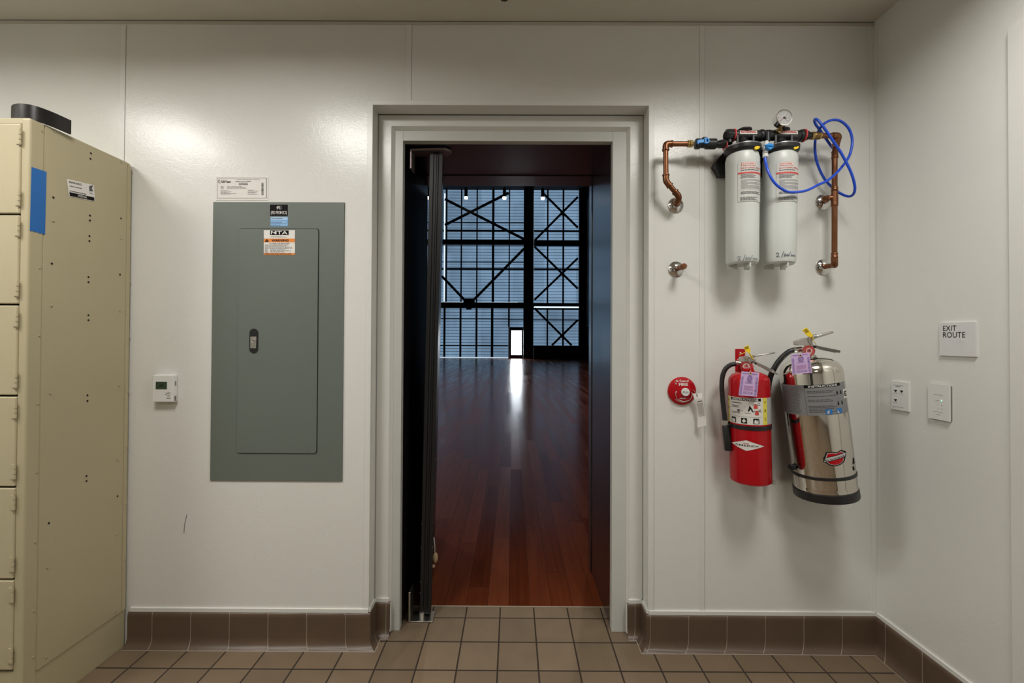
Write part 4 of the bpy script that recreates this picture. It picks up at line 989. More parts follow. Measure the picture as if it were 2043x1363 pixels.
b = MB(); b.text(dm, 'In Case of', lx(425), lz(252), lz(205)-lz(252), PAPER, .0008, w=lx(567)-lx(285), align='c', bold=.02); b.text(dm, 'FIRE', lx(432), lz(338), lz(275)-lz(338), PAPER, .0008, w=lx(535)-lx(332), align='c', bold=.035)
b.lines(dm, lx(350), lz(640), lx(500), lz(610), 1, SILVERP, .0008, fill=.7, ragged=.05)
for i in range(14):
    t = math.radians(228+6*i); t2_ = t+math.radians(4.5); r_ = rr_-.011; b.poly(dm, [(r_*math.cos(t), r_*math.sin(t)), (r_*math.cos(t2_), r_*math.sin(t2_)), ((r_-.003)*math.cos(t2_), (r_-.003)*math.sin(t2_)), ((r_-.003)*math.cos(t), (r_-.003)*math.sin(t))], SILVERP, .0008)
b.build('lettering', ps)
b = MB(); bc = pc+V((lx(472), 0, lz(478))); b.lathe([(.0165, 0), (.0165, .008), (.0155, .0095), (0, .010)], bc+V((0, -.017, 0)), YN, WPLAS, 32); bt_ = b.build('button', ps)
b = MB(); bp_ = plane_map(bc+V((0, -.0272, 0)), XP, ZP, YN); b.text(bp_, 'PULL', 0, -.0036, .0072, INK, .0003, w=.0225, align='c'); b.build('button_lettering', bt_)
b = MB(); rc = [PS(x, y, .030) for x, y in ((305, 458), (272, 475), (262, 530), (285, 610), (350, 668), (440, 692), (540, 680), (605, 630), (632, 560), (632, 500), (610, 472))]
rc[0] = PS(305, 458, .018); rc[-1] = PS(610, 472, .018); b.tube(catmull(rc, 5), .0016, CHROME, 10); b.build('pull_ring', ps)
for x, y in ((262, 290), (610, 292)):
    b = MB(); q_ = PS(x, y, .015); b.lathe([(.0042, 0), (.0038, .002), (0, .003)], V((q_.x, DW-.0145, q_.z)), YN, CHROME if x < 400 else RED, 14); b.build('screw', ps)
b = MB(); w0, w1, w2_ = PS(655, 430, .018), PS(700, 480, .024), PS(742, 575, .030)
b.tube(catmull([w0, w1, w2_], 5), .0012, M('wire_grey', (.2, .19, .17), .4, metal=.6), 8)
C = [((645, 515), (720, 505), (800, 500), (860, 560)), ((690, 650), (860, 610)), ((722, 760), (885, 730)), ((742, 880), (912, 850)), ((755, 1000), (935, 985)), ((758, 1120), (950, 1100)), ((750, 1285), (955, 1245))]
tagm = MB(); rows = [(PS(645, 515, .030), PS(850, 505, .034)), (PS(682, 640, .030), PS(868, 615, .040)), (PS(722, 760, .026), PS(888, 735, .042)), (PS(742, 880, .022), PS(912, 855, .042)), (PS(755, 1000, .020), PS(937, 985, .042)), (PS(758, 1130, .020), PS(952, 1110, .042)), (PS(750, 1285, .020), PS(957, 1240, .042))]
def tm(s, t, n=0.):
    k = (1-t)*(len(rows)-1); i = min(int(k), len(rows)-2); g_ = k-i
    a0 = rows[i][0].lerp(rows[i+1][0], g_); a1 = rows[i][1].lerp(rows[i+1][1], g_)
    return a0.lerp(a1, s)+V((0, -n, 0))
for i in range(12): tagm.rect(tm, 0, i/12, 1, (i+1)/12, PAPER, 0., 2)
tagm.disc(tm, .42, .93, .06, M('tag_hole', (.12, .11, .10), .6), .0006, 14)
tagm.lines(tm, .30, .725, .95, .765, 1, INKG, .0006, fill=.7, ragged=.1); tagm.lines(tm, .12, .28, .96, .70, 15, INKG, .0006, fill=.3, ragged=.12)
tagm.v += []
pt = thing('paper_tag', rows[-1][0], 'curled white printed paper tag hanging from the red pull station', 'tag')
tagm.build('card', pt); b.build('tie_wire', pt)

# ================================================================== FIRE EXTINGUISHERS
def ext_wrap(top, bot, r):
    A = (top-bot); vd = (CAM-(top+bot)/2); return cyl_map(bot, A, r, vd)
# ---- red one
RB, PB_ = .0735, .086
top, bot = EX(660, 432, PB_), EX(675, 1122, PB_); A = top-bot; L = A.length; An = A.normalized()
re = thing('fire_extinguisher', bot, 'red fire extinguisher hung on a red hook, hose on its left side', 'fire extinguisher', 'wall-hung fire extinguishers')
b = MB(); b.lathe([(RB-.010, -.002), (RB-.006, 0), (RB-.001, .004), (RB, .012), (RB, L-.006), (RB-.003, L+.006), (RB-.012, L+.018), (RB-.030, L+.027), (.022, L+.031), (.018, L+.040), (.0165, L+.046)], bot, A, RED, 56); b.build('cylinder', re, sharp=30)
wr = ext_wrap(top, bot, RB)
rx = lambda cx: RB*math.asin(max(-.98, min(.98, (cx-(660+15*.3))/127)))
rt = lambda cy: (EX(667, cy, PB_+RB).z-bot.z)/An.z
t0, t1 = rt(744), rt(560); s0, s1 = rx(540), rx(787)
b = MB(); n = .0005; b.rect(wr, s0, t0, rx(772)+.025, t1, PAPER, n, 24)
q3 = lambda s, t, n=0.: wr(s0+(rx(768)-s0)*s, t0+(t1-t0)*t, n)
n = .0010
b.rect(q3, 0, 0, .10, 1, YELP, n, 4); sr = rx(742); b.rect(wr, sr, t0, rx(764), t1, YELP, n, 4); b.rect(wr, rx(764), t0, rx(764)+.035, t1, M('label_silver', (.42, .43, .42), .45), n, 8)
for k, ch in enumerate('ABC'):
    b.text(q3, ch, .05, .82-.32*k, .10, INK, .0014, align='c', w=.05, bold=.03); b.text(wr, ch, (sr+rx(764))/2, t0+(t1-t0)*(.80-.32*k), (t1-t0)*.10, INK, .0014, align='c', w=.005, bold=.03)
sA, sB = rx(556), rx(738); q4 = lambda s, t, n=0.: wr(sA+(sB-sA)*s, t0+(t1-t0)*t, n)
b.rect(q4, .02, .88, .96, .98, INK, n, 12); b.text(q4, 'INSTRUCTIONS', .49, .893, .075, PAPER, .0016, w=.78, align='c', bold=.04)
b.lines(q4, .06, .76, .45, .82, 1, INKG, n, fill=.6); b.lines(q4, .06, .60, .34, .71, 2, INKG, n, fill=.5, ragged=.1); b.lines(q4, .06, .38, .36, .46, 2, INKG, n, fill=.5, ragged=.1)
for ex_, ey in ((.80, .66), (.83, .42)):                       # little pictures of a red extinguisher
    b.rect(q4, ex_-.055, ey-.05, ex_+.055, ey+.06, REDINK, .0014, 3); b.rect(q4, ex_-.03, ey+.06, ex_+.03, ey+.11, REDINK, .0014, 2); b.stroke(q4, [(ex_-.09, ey+.08), (ex_+.13, ey+.15)], .018, INK, .0016); b.stroke(q4, [(ex_, ey+.10), (ex_+.14, ey+.07)], .016, INK, .0016)
b.poly(q4, [(.58, .47), (.63, .72), (.70, .60), (.74, .46), (.69, .50), (.66, .60), (.63, .52)], INK, .0014); b.stroke(q4, [(.60, .56), (.38, .50)], .012, INKG, .0014); b.poly(q4, [(.26, .54), (.36, .54), (.34, .46), (.29, .46)], INKG, .0014); b.lines(q4, .50, .41, .72, .45, 1, INKG, .0012)
b.rect(q4, .02, .285, .97, .295, INKL, .0012, 12)
for k in range(3):
    c_ = .13+.34*k; b.rect(q4, c_-.085, .04, c_+.085, .24, INK, .0013, 4)
    b.poly(q4, [(c_-.06, .06), (c_-.05, .17), (c_-.01, .20), (c_+.02, .13), (c_+.055, .22), (c_+.06, .06), (c_+.02, .05)] if k != 1 else [(c_-.06, .13), (c_, .22), (c_+.06, .12), (c_+.02, .10), (c_, .05)], PAPER, .0018)
b.build('instruction_label', re)
b = MB(); lc = (rx(640), rt(893))
dmd = [(rx(554), rt(868)), (rx(640), rt(925)), (rx(741), rt(898)), (rx(637), rt(852))]
# diamond in strips so that it follows the curve
k_ = 12
def dseg(b, m, n, sc):
    cx_ = rx(643); cz_ = rt(888); hw = (rx(741)-rx(554))/2*sc; hh = (rt(852)-rt(925))/2*sc
    for i in range(24):
        a0, a1 = -1+i/12, -1+(i+1)/12; h0, h1 = 1-abs(a0), 1-abs(a1)
        b.poly(wr, [(cx_+hw*a0, cz_-hh*h0), (cx_+hw*a1, cz_-hh*h1), (cx_+hw*a1, cz_+hh*h1), (cx_+hw*a0, cz_+hh*h0)], m, n)
    return cx_, cz_, hw, hh
dseg(b, INK, .0004, 1.03); cx_, cz_, hw, hh = dseg(b, PAPER, .0009, 1.)
b.text(wr, 'AMEREX', cx_, cz_-hh*.17, hh*.30, INK, .0015, w=hw*1.36, align='c', bold=.008); b.lines(wr, cx_-.010, cz_+hh*.26, cx_+.010, cz_+hh*.46, 2, REDINK, .0015, fill=.6, ragged=.1); b.build('brand_diamond', re)
tb = rt(768)
b = MB(); b.lathe([(RB+.0003, -.008), (RB+.0022, -.0075), (RB+.0022, .0075), (RB+.0003, .008)], bot+An*tb, A, BLK, 48, cap=False); b.build('strap', re)
b = MB(); q_ = EX(806, 1120, .045); b.box(q_-V((.006, .03, .008)), q_+V((.004, .03, .008)), SATIN); q2_ = EX(800, 1090, .03); b.bar(q2_+V((0, 0, .05)), q_, .003, .016, SATIN, up=(1, 0, 0)); b.build('wall_clip', re, bevel=.001)
# valve
PVv = .090
vb = bot+An*(L+.044)
b = MB(); vt = EH(520, 560, PVv); b.lathe([(.018, 0), (.018, .010), (.015, .013), (.0145, .03)], vb, A, REDP, 20); b.tube([vb+An*.02, EH(525, 620, PVv), EH(515, 545, PVv)], [.014, .0145, .013], SATIN, 16)
b.prism([EH(440, 545, PVv+.013), EH(455, 525, PVv+.013), EH(540, 520, PVv+.013), EH(600, 545, PVv+.013), EH(640, 590, PVv+.013), EH(575, 600, PVv+.013), EH(530, 585, PVv+.013), EH(440, 600, PVv+.013)], (0, .026, 0), SATIN); b.build('valve', re, bevel=.002)
b = MB(); g0 = EH(500, 668, PVv+.028); gd = V((-.25, -1, .1)).normalized(); b.lathe([(.009, -.024), (.015, -.010), (.0178, -.006), (.0178, .003), (.0165, .0045), (.015, .003)], g0, gd, RED, 28); gg = b.build('gauge', re)
b = MB(); gx, gy = perp(gd); gm = plane_map(g0+gd*.0034, -gx if gx.x < 0 else gx, ZP, gd); b.disc(gm, 0, 0, .0150, M('gauge_pink', (.45, .12, .10), .4), 0, 24); b.ring(gm, 0, 0, .0085, .0115, SILVERP, .0003); b.stroke(gm, [(0, -.002), (.002, .010)], .0016, INK, .0006); b.lines(gm, -.006, -.008, .006, -.003, 2, PAPER, .0005); b.build('gauge_dial', gg)
b = MB(); b.bar(EH(470, 540, PVv), EH(610, 515, PVv), .022, .010, SATIN); h0, h1 = EH(600, 518, PVv), EH(892, 468, PVv+.012); b.bar(h0, h1, .020, .0055, SATIN, h2=.0045); b.ball(h1, .0080, SATIN, 12, (1.0, 1.2, .5)); b.build('carry_handle', re, bevel=.0015)
b = MB(); l0, l1 = EH(600, 590, PVv), EH(955, 780, PVv+.015); m_ = l0.lerp(l1, .75); b.bar(l0, m_, .020, .010, SATIN, w2=.022, h2=.012); b.bar(m_, l1, .022, .012, SATIN, w2=.014, h2=.003); b.ball(EH(640, 625, PVv+.012), .004, INK, 10); b.build('squeeze_lever', re, bevel=.0015)
b = MB(); pr_ = [EH(570+55*math.cos(t)+20, 573+20*math.sin(t), PVv+.016-.012*math.cos(t)) for t in [2*PI*i/16 for i in range(17)]]
b.tube(pr_, .0011, CHROME, 8); b.tube([EH(530+20*math.cos(t), 555+25*math.sin(t), PVv+.019) for t in [2*PI*i/12 for i in range(13)]], .0009, SATIN, 6); b.build('pull_pin', re)
b = MB(); f0, f1 = EH(430, 620, PVv), EH(348, 612, PVv-.005); b.cyl(f0, f1, .0088, M('ferrule', (.62, .56, .50), .3, metal=.9), 18); fe = b.build('hose_ferrule', re)
b = MB(); hp = [EX(572, 327, .083), EX(535, 336, .078), EX(503, 362, .074), EX(484, 405, .070), EX(477, 470, .068), EX(482, 560, .068), EX(492, 650, .070), EX(500, 720, .074), EX(505, 760, .076)]
b.tube(catmull(hp, 6), .0090, M('hose_rubber', (.012, .012, .013), .42), 14); hs_ = b.build('hose', re)
b = MB(); a, c = EX(504, 742, .076), EX(522, 916, .082); b.lathe([(.011, 0), (.0145, .010), (.0150, (c-a).length-.003), (.0135, (c-a).length)], a, c-a, BLK, 20); b.build('nozzle', hs_)
b = MB(); q_ = EX(498, 727, .073); b.box(q_+V((-.010, -.012, -.0095)), q_+V((.008, .010, .0095)), SATIN); b.box(q_+V((.006, .0, -.005)), q_+V((.020, .006, .005)), BLK); b.build('hose_clip', re, bevel=.0015)
# red hook plate
a, c = EH(351, 580, .006), EH(489, 411, .006)
hk = thing('wall_hook', V(((a.x+c.x)/2, DW, a.z)), 'red wall hook plate behind the valve of the red extinguisher', 'hook')
b = MB(); b.prism(rrect(a.x, a.z-.045, c.x, c.z, .003, DW), (0, -.004, 0), RED); b.build('plate', hk, bevel=.0006)
b = MB(); q_ = EH(420, 470, .005); b.lathe([(.0042, 0), (.004, .0015), (0, .003)], V((q_.x, DW-.004, q_.z)), YN, M('screw_pink', (.7, .45, .42), .4), 12)
for x in (378, 420): q_ = EH(x, 563, .005); b.lathe([(.0022, 0), (.002, .001), (0, .0015)], V((q_.x, DW-.004, q_.z)), YN, M('screw_pink', (.7, .45, .42), .4), 10)
b.build('screw', hk)
b = MB(); q_ = EH(430, 600, .02); b.box((q_.x-.008, DW-.060, q_.z-.004), (q_.x+.008, DW-.004, q_.z+.002), RED); b.build('hook_arm', hk, bevel=.001)

# ---- steel one
SB, PS_ = .1035, .125
top, bot = EX(1078, 372, PS_), EX(1181, 1192, PS_); A = top-bot; L = A.length; An = A.normalized()
se = thing('fire_extinguisher', bot, 'large polished steel fire extinguisher with a black base, hanging tilted', 'fire extinguisher', 'wall-hung fire extinguishers')
b = MB(); b.lathe([(SB-.004, .016), (SB-.001, .020), (SB, .024), (SB-.001, .034), (SB-.001, .038), (SB, .042), (SB, L-.004), (SB-.003, L+.010), (SB-.012, L+.026), (SB-.030, L+.040), (SB-.060, L+.049), (.028, L+.052), (.024, L+.055)], bot, A, STEEL, 64); b.build('cylinder', se, sharp=30)
b = MB(); b.lathe([(SB-.006, -.012), (SB+.002, -.012), (SB+.003, -.008), (SB+.002, .018), (SB-.004, .020)], bot, A, BLK, 56); b.build('base_ring', se)
wr = ext_wrap(top, bot, SB)
sx = lambda cx, cy: SB*math.asin(max(-.985, min(.985, ((cx-(1078+(cy-372)/820*103)))/183)))
stt = lambda cy, cx=1110: (EX(cx, cy, PS_+SB).z-bot.z)/An.z
t0, t1 = stt(672, 1120), stt(462, 1100)
s0, s1 = sx(915, 470), sx(1290, 560)
b = MB(); b.rect(wr, s0, t0, .128, t1, GREYL, .0005, 36); n = .0010
q5 = lambda s, t, n=0.: wr(sx(1045, 470)+(sx(1236, 470)-sx(1045, 470))*s, t0+(t1-t0)*t, n)
b.rect(q5, 0, .905, 1, 1.0, INK, n, 16); b.text(q5, 'INSTRUCTIONS', .5, .918, .068, GREYP, .0016, w=.78, align='c', bold=.04)
b.rect(q5, 0, 0, .008, .9, INKG, n, 1)
PK = M('label_print_dark', (.075, .075, .078), .5)
for y_, k in ((.76, 2), (.62, 1), (.47, 2), (.30, 1), (.17, 4)): b.lines(q5, .06, y_-.02*k, .82, y_+.03*k, k, PK, n, fill=.4, ragged=.35)
for y_ in (.68, .34):
    for dx in (.86, 1.0): b.rect(q5, dx-.02, y_-.05, dx+.025, y_+.04, INK, n, 2); b.disc(q5, dx, y_+.06, .018, INK, n, 8)
q6 = lambda s, t, n=0.: wr(s0+(sx(1040, 560)-s0)*s, t0+(t1-t0)*t, n)
b.lines(q6, .12, .06, .94, .94, 22, PK, n, fill=.3, ragged=.1)
for k in range(2):
    a = .47+.30*k; b.rect(q5, a, .03, a+.18, .19, M('icon_blue', (.02, .16, .45), .5), .0012, 4); b.poly(q5, [(a+.03, .05), (a+.05, .14), (a+.10, .16), (a+.09, .05)] if k == 0 else [(a+.02, .15), (a+.10, .04), (a+.02, .04)], GREYP, .0018)
b.build('instruction_label', se)
b = MB(); q7 = lambda s, t, n=0.: wr(sx(1258, 540)+.030*s, stt(575, 1180)+.033*t, n); b.rect(q7, 0, 0, 1, 1, PAPER, .0012, 4); b.rect(q7, .18, .5-.28, .34, .78, INK, .0018); b.rect(q7, .34, .22, .8, .34, INK, .0018, 2); b.rect(q7, .34, .66, .8, .78, INK, .0018, 2); b.rect(q7, .34, .45, .7, .55, INK, .0018, 2); b.build('white_sticker', se)
# shield badge
def BD(cx, cy): 
    px, py = (1590+cx/9.733-1300)*3.407, (870+cy/9.736-630)*3.407
    return (sx(px, py), stt(py, px))
sh = [(515, 300), (640, 298), (700, 312), (770, 272), (838, 315), (842, 400), (825, 500), (770, 555), (695, 582), (600, 560), (530, 500), (495, 420), (525, 370)]
b = MB(); c_ = BD(675, 430)
def fan(b, pts, m, n, k=14):
    """a flat outline laid onto the curved shell, in narrow upright strips"""
    P2 = [BD(*p) for p in pts]; a0, a1 = min(p[0] for p in P2), max(p[0] for p in P2)
    def span(x):
        t = []
        for (xa, ya), (xb, yb_) in zip(P2, P2[1:]+P2[:1]):
            if min(xa, xb) <= x <= max(xa, xb) and xa != xb: t.append(ya+(yb_-ya)*(x-xa)/(xb-xa))
        return (min(t), max(t)) if t else None
    e = (a1-a0)*1e-3; xs_ = [a0+e+(a1-a0-2*e)*i/k for i in range(k+1)]; sp_ = [span(x) for x in xs_]
    for i in range(k):
        if sp_[i] and sp_[i+1]: b.poly(wr, [(xs_[i], sp_[i][0]), (xs_[i+1], sp_[i+1][0]), (xs_[i+1], sp_[i+1][1]), (xs_[i], sp_[i][1])], m, n)
fan(b, sh, INK, .0008); fan(b, [(675+(x-675)*.86, 430+(y-430)*.86) for x, y in sh], SILVERP, .0013); fan(b, [(675+(x-675)*.80, 430+(y-430)*.80) for x, y in sh], RED, .0018)
fan(b, [(495, 412), (835, 318), (845, 402), (505, 500)], INK, .0023); fan(b, [(510, 420), (825, 332), (832, 395), (516, 486)], GREYP, .0028)
p_a, p_b = BD(530, 470), BD(822, 390); rot_ = math.atan2(p_b[1]-p_a[1], p_b[0]-p_a[0])
b.text(wr, 'BUCKEYE', p_a[0], p_a[1], .0042, INK, .0033, w=(p_b[0]-p_a[0])*.97, rot=rot_, bold=.02); b.build('shield_badge', se)
b = MB(); tb = stt(1112, 1180); b.lathe([(SB+.0003, -.006), (SB+.002, -.0055), (SB+.002, .0055), (SB+.0003, .006)], bot+An*tb, A, BLK, 56, cap=False); b.build('strap', se)
b = MB(); b.poly(wr, [BD(*p) for p in ((960, 490), (975, 490), (990, 600), (960, 612))], INK, .0006); b.poly(wr, [BD(*p) for p in ((955, 640), (975, 650), (992, 725), (968, 725))], INK, .0006); b.build('scratch_mark', se)
b = MB(); q_ = EX(954, 1032, .115); b.box(q_+V((-.009, -.012, -.007)), q_+V((.02, .012, .010)), BLK); b.cyl(q_+V((-.004, -.004, .004)), q_+V((-.004, -.022, .004)), .006, BLK, 12); b.build('strap_clamp', se, bevel=.002)
# valve, handles
PW = .128
vb = bot+An*(L+.052); vt = EH(1410, 330, PW)
b = MB(); b.lathe([(.026, 0), (.026, .006), (.018, .008), (.0165, .024)], vb, A, SATIN, 24); b.tube([vb+An*.015, vb.lerp(vt, .5), vt], [.0155, .0165, .0150], SATIN, 16)
b.prism([EH(x, y, PW+.014) for x, y in ((1252, 300), (1270, 290), (1420, 245), (1480, 240), (1450, 345), (1390, 360), (1270, 362), (1252, 340))], (0, .028, 0), SATIN); b.build('valve', se, bevel=.002)
b = MB(); g0 = EH(1412, 440, PW+.030); gd = V((-.28, -1, .05)).normalized(); b.lathe([(.010, -.026), (.017, -.014), (.0205, -.009), (.0205, .003), (.019, .005), (.0172, .003)], g0, gd, M('gauge_bezel', (.40, .10, .09), .35, metal=.3), 28); gg = b.build('gauge', se)
b = MB(); gx, gy = perp(gd); gm = plane_map(g0+gd*.0034, -gx if gx.x < 0 else gx, ZP, gd); b.disc(gm, 0, 0, .0172, M('gauge_red', (.50, .06, .05), .4), 0, 24); b.ring(gm, 0, 0, .0075, .0105, SILVERP, .0003); b.disc(gm, 0, 0, .0035, INKG, .0004, 12); b.stroke(gm, [(0, 0), (.004, .009)], .0016, INK, .0006); b.lines(gm, -.007, -.012, .007, -.006, 2, PAPER, .0005); b.build('gauge_dial', gg)
b = MB(); b.bar(EH(1262, 305, PW), EH(1425, 255, PW), .026, .006, SATIN); h0, h1 = EH(1420, 258, PW), EH(1745, 168, PW+.012); b.bar(h0, h1, .022, .013, SATIN, h2=.0075); b.ball(h1, .0065, SATIN, 12, (.8, 1.4, .7)); b.build('carry_handle', se, bevel=.002)
b = MB(); l0, l1 = EH(1450, 368, PW), EH(1850, 450, PW+.015); b.bar(l0, l1, .022, .010, M('dark_lever', (.20, .19, .17), .35, metal=.9), h2=.009)
for i in range(6): q_ = l0.lerp(l1, .35+.10*i); b.ball(q_+V((0, 0, -.004)), .0045, M('dark_lever', (.2, .19, .17), .35, metal=.9), 10, (1, 2.2, .8))
b.ball(EH(1500, 382, PW+.012), .0040, INK, 10); b.build('squeeze_lever', se, bevel=.0015)
b = MB(); b.tube([EH(1440+22*math.cos(t)+18*math.sin(t), 285+75*math.sin(t), PW+.018) for t in [2*PI*i/16 for i in range(17)]], .0013, CHROME, 8); b.tube([EH(1495+26*math.cos(t), 232+36*math.sin(t), PW+.018) for t in [2*PI*i/14 for i in range(15)]], .0013, CHROME, 8); b.build('pull_pin', se)
b = MB(); f0, f1 = EH(1330, 415, PW), EH(1185, 428, PW-.006); b.lathe([(.0075, 0), (.0085, .004), (.0112, .006), (.0112, (f1-f0).length)], f0, f1-f0, CHROME, 20); b.build('hose_ferrule', se)
b = MB(); hp = [EH(1188, 428, .122), EH(1120, 455, .118), EH(1040, 520, .112), EH(960, 610, .105), EH(900, 710, .098), EH(860, 800, .090), EH(835, 900, .080), EH(820, 1000, .068), EX(790, 470, .055), EX(770, 560, .035), EX(760, 640, .022), EX(772, 760, .018)]
b.tube(catmull(hp, 6), .0100, M('hose_rubber', (.012, .012, .013), .42), 14); b.build('hose', se)
# ---- tags
def insp_tag(cs, p, hole, label, grp='lilac inspection tags on the extinguishers'):
    c_ = [EX(x, y, p) for x, y in cs]; qm = quad_map(*c_, YN)
    t = thing('inspection_tag', c_[3].lerp(c_[2], .5), label, 'tag', grp)
    b = MB(); b.slab(qm, 0, 0, 1, 1, LILAC, -.0008, 0); n = .0005
    for a in ((.03, .04, .15, .80), (.84, .04, .96, .80)): b.rect(qm, *a, M('lilac_shade', (.42, .29, .56), .6), n)
    for k in range(14): yy = .06+.053*k; b.rect(qm, .045, yy, .135, yy+.02, LILACD, 2*n); b.rect(qm, .86, yy, .945, yy+.02, LILACD, 2*n)
    b.lines(qm, .08, .87, .92, .97, 1, LILACD, n, fill=.4, ragged=.05)
    b.ring(qm, .5, .72, .06, .13, LILACD, n); b.disc(qm, .5, .72, .045, LILACD, n, 12); b.ring(qm, .5, .72, .14, .155, LILACD, n)
    b.lines(qm, .26, .50, .76, .60, 2, LILACD, n, fill=.35, ragged=.3); b.rect(qm, .22, .22, .78, .44, M('lilac_pink', (.62, .36, .60), .6), n); b.lines(qm, .24, .24, .76, .43, 4, LILACD, 2*n, fill=.4, ragged=.1); b.lines(qm, .22, .06, .8, .19, 3, LILACD, n, fill=.35, ragged=.3)
    b.disc(qm, .87, .56, .022, INK, 3*n, 10); b.disc(qm, .86, .25, .022, INK, 3*n, 10); b.disc(qm, .70, .12, .022, INK, 3*n, 10)
    b.build('card', t)
    b = MB(); b.disc(qm, hole[0], hole[1], .075, M('eyelet_paper', (.66, .42, .30), .6), .0010, 16); b.disc(qm, hole[0], hole[1], .035, INK, .0016, 12); b.build('eyelet', t)
    return t, qm
t, qm = insp_tag([(612, 378), (732, 388), (716, 551), (592, 541)], .176, (.50, .955), 'lilac inspection tag hanging in front of the red extinguisher')
b = MB(); b.tube(catmull([qm(.5, .95, .001), EH(560, 735, .150), EH(565, 660, .118), EH(560, 610, .10)], 4), .0009, SATIN, 6); b.build('tie', t)
t, qm = insp_tag([(947, 263), (1073, 249), (1091, 387), (957, 401)], .232, (.48, .90), 'lilac inspection tag hanging at the neck of the steel extinguisher')
b = MB(); b.tube(catmull([qm(.48, .90, .001), EH(1300, 470, .20), EH(1370, 430, .165), EH(1400, 370, .14)], 4), .0009, SATIN, 6); b.build('tie', t)
for pts, tail, p, lb in (([(465, 385), (535, 355), (570, 440), (540, 470), (500, 455)], [((540, 460), (600, 560)), ((500, 455), (395, 500))], PVv+.030, 'yellow seal tag with black print on the red extinguisher'), ([(1318, 135), (1385, 98), (1475, 215), (1440, 240), (1395, 225)], [((1450, 225), (1470, 265)), ((1440, 235), (1490, 300)), ((1490, 300), (1525, 360))], PW+.030, 'yellow seal tag with black print on the steel extinguisher')):
    t = thing('seal_tag', EH(*pts[-1], p), lb, 'seal tag', 'yellow seal tags on the extinguishers')
    b = MB(); b.prism([EH(x, y, p) for x, y in pts], (0, .0015, 0), YEL)
    c_ = [EH(*pts[k], p) for k in (0, 1)]; d_ = EH(*pts[-2], p); qm = quad_map(c_[0], c_[1], EH(*pts[2], p), EH(*pts[-1], p), YN)
    b.lines(qm, .12, .45, .85, .92, 4, INK, .0005, fill=.5, ragged=.1)
    for (a, c) in tail[:1]: b.bar(EH(*a, p), EH(*c, p-.004), .0025, .006, YEL, up=(0, 1, 0), w2=.004)
    b.build('flag', t, bevel=.0003)
    b = MB()
    for (a, c) in tail[1:]: b.tube([EH(*a, p), EH(*c, p-.012)], .0011, YEL, 6)
    b.build('strand', t)

# ================================================================== RIGHT WALL FITTINGS
def rpoly(pts, p): return [RW(x, y, p) for x, y in pts]
a, c = RW(618, 497, .004), RW(945, 190, .004)
sg = thing('exit_route_sign', V((XR, (a.y+c.y)/2, a.z)), 'square clear sign reading EXIT ROUTE on the right wall', 'sign')
s0, s1, z0, z1 = -a.y, -c.y, a.z, c.z
b = MB(); b.slab(RIGHT, s0, z0, s1, z1, M('sign_acrylic', (.66, .66, .66), .15, var=.02), 0, .007); b.build('plate', sg, bevel=.0015)
b = MB(); w_, h_ = s1-s0, z1-z0; sm_ = lambda s, t, n=0.: RIGHT(s0+w_*s, z0+h_*t, .0072+n)
b.text(sm_, 'EXIT', .115, .755, .155, INK, .0004, w=.38); b.text(sm_, 'ROUTE', .115, .55, .165, INK, .0004, w=.62)
for i in range(9):
    for j in range(3):
        if (i*7+j*5) % 3: b.disc(sm_, .34+.045*i+(.012 if i % 2 else 0), .40+.028*j, .007, SILVERP, .0006, 8)
b.build('lettering', sg)
def wallplate(x0, y0, x1, y1): 
    a, c = RW(x0, y1, .003), RW(x1, y0, .003); return -a.y, a.z, -c.y, c.z
s0, z0, s1, z1 = wallplate(183, 728, 338, 998); z1 = RW(183, 726, .003).z; z0 = RW(183, 980, .003).z
w_, h_ = s1-s0, z1-z0
jp = thing('phone_jack_plate', RIGHT((s0+s1)/2, z0), 'white wall plate with three phone jacks below the sign, nearer the corner', 'wall plate')
sm_ = lambda s, t, n=0.: RIGHT(s0+w_*s, z0+h_*t, n)
b = MB(); b.slab(sm_, 0, 0, 1, 1, WPLAS, .0, .0065); b.build('plate', jp, bevel=.0018)
for x, y in ((.27, .67), (.62, .67), (.27, .34)):
    b = MB(); b.slab(sm_, x-.13, y-.08, x+.13, y+.075, WPLAS, .006, .0075); b.poly(sm_, [(x-.085, y+.03), (x-.085, y), (x-.04, y-.02), (x-.03, y-.05), (x+.03, y-.05), (x+.04, y-.02), (x+.085, y), (x+.085, y+.03)], HOLE, .0078); b.build('jack', jp)
b = MB(); b.rect(sm_, .12, .86, .72, .868, INKG, .0068); b.text(sm_, 'A001', .40, .80, .045, INK, .0068, w=.32, align='c'); b.rect(sm_, .12, .10, .72, .108, INKG, .0068); b.rect(sm_, .12, .05, .14, .108, INKG, .0068); b.build('id_strip', jp)
s0 = -RW(515, 900, .006).y; s1 = -RW(705, 900, .006).y; z1 = RW(515, 748, .006).z; z0 = RW(515, 1062, .006).z; w_, h_ = s1-s0, z1-z0
kp = thing('control_plate', RIGHT((s0+s1)/2, z0), 'white wall control with a green indicator lamp, right of the jack plate', 'wall control')
sk_ = lambda s, t, n=0., s0=s0, z0=z0, w_=w_, h_=h_: RIGHT(s0+w_*s, z0+h_*t, n)
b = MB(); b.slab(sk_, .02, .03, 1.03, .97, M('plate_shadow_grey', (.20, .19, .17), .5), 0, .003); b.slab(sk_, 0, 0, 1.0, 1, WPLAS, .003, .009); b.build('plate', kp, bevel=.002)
b = MB(); n = .0093
b.rect(sk_, .26, .695, .72, .702, INKG, n); b.rect(sk_, .26, .215, .72, .222, INKG, n); b.lines(sk_, .36, .53, .56, .55, 1, INKG, n); b.rect(sk_, .26, .50, .74, .503, INKL, n); b.lines(sk_, .40, .13, .60, .155, 1, INKG, n, ragged=0)
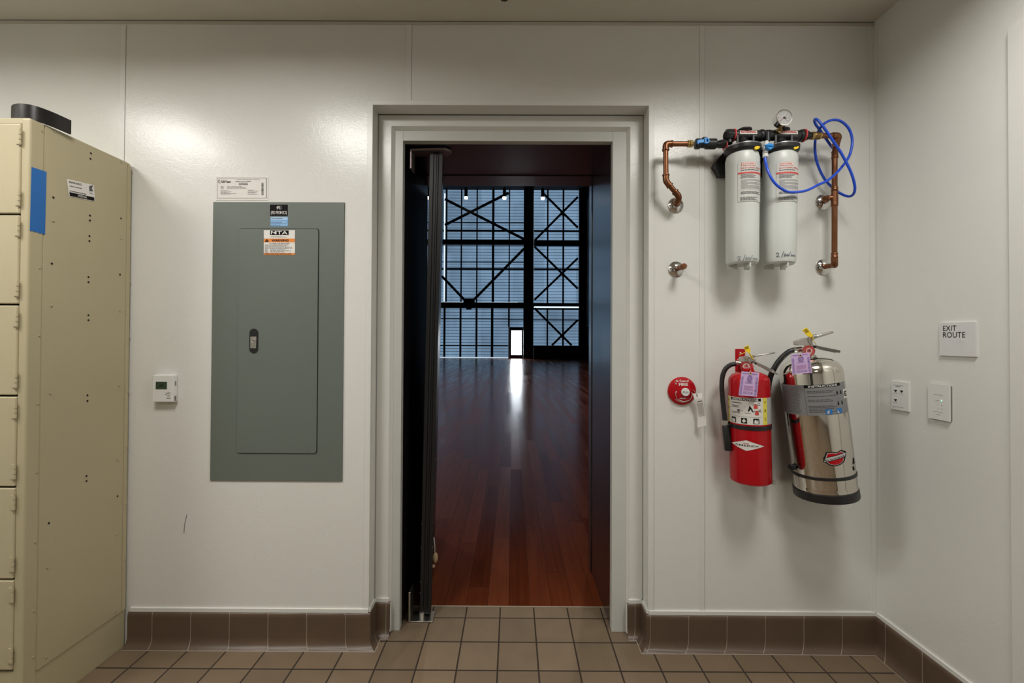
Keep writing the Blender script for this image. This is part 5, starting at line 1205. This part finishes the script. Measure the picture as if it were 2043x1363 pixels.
for y in (.42, .31): b.rect(sk_, .66, y-.015, .685, y+.015, INK, n); b.rect(sk_, .46, y, .54, y+.008, INKL, n)
b.build('markings', kp)
b = MB(); b.disc(sk_, .66, .55, .020, M('green_lamp', (.3, .9, .5), .3, emit=(.25, .95, .5), estr=1.6), n+.0003, 12); b.build('indicator', kp)

# ================================================================== LIGHT
def area(name, loc, sx_, sy_, power, col, rot=(0, 0, 0), spread=PI):
    l = bpy.data.lights.new(name, 'AREA'); l.shape = 'RECTANGLE'; l.size = sx_; l.size_y = sy_; l.energy = power; l.color = col; l.spread = spread
    o = bpy.data.objects.new(name, l); COL.objects.link(o); o.location = loc; o.rotation_euler = rot; return o
WARM = (1., .970, .920)
for x, y, p, sp_ in ((-2.2, .75, 20, 2.9), (-1.0, .75, 20, 2.9), (.95, .75, 18, 2.72), (-1.6, -1.0, 9, 2.7), (.4, -1.0, 9, 2.7)):
    area('ceiling_light', (x, y, HC-.012), .42, .42, p, WARM, spread=sp_)
def spot(name, loc, power, col, ang=2.2):
    l = bpy.data.lights.new(name, 'SPOT'); l.energy = power; l.color = col; l.spot_size = ang; l.spot_blend = 1.; l.shadow_soft_size = .15
    o = bpy.data.objects.new(name, l); COL.objects.link(o); o.location = loc; return o
for x, y in ((-2.5, 5.), (1.5, 6.5), (-1., 11.), (3., 13.), (-5., 13.)): spot('hall_fill_spot', (x, y, HZ-.5), 450, (1., .86, .68))  # spots added out of view to brighten the plank floor
wd = bpy.data.worlds.new('World'); scene.world = wd; wd.use_nodes = True
wd.node_tree.nodes['Background'].inputs[0].default_value = (.5, .55, .6, 1); wd.node_tree.nodes['Background'].inputs[1].default_value = .05

# ================================================================== CAMERA
cam = bpy.data.cameras.new('camera'); co = bpy.data.objects.new('camera', cam); COL.objects.link(co); scene.camera = co
cam.sensor_fit = 'HORIZONTAL'; cam.sensor_width = 36; cam.lens = F/2043*36
cam.shift_x = -(CX-1021.5)/2043; cam.shift_y = (CY-681.5)/2043
cam.clip_start = .02; cam.clip_end = 100
# axes from the same ray function
fwd = ray(CX, CY).normalized(); rgt = (ray(CX+100, CY)-ray(CX, CY)).normalized(); upv = (ray(CX, CY-100)-ray(CX, CY)).normalized()
mw = Matrix((rgt, upv, -fwd)).transposed().to_4x4(); mw.translation = CAM
co.matrix_world = mw
scene.view_settings.view_transform = 'Standard'; scene.view_settings.look = 'None'; scene.view_settings.exposure = 0; scene.view_settings.gamma = 1
scene.cycles.use_denoising = True; scene.cycles.max_bounces = 10; scene.cycles.diffuse_bounces = 6; scene.cycles.glossy_bounces = 6
scene.cycles.sample_clamp_indirect = 4.; scene.cycles.caustics_reflective = False; scene.cycles.caustics_refractive = False
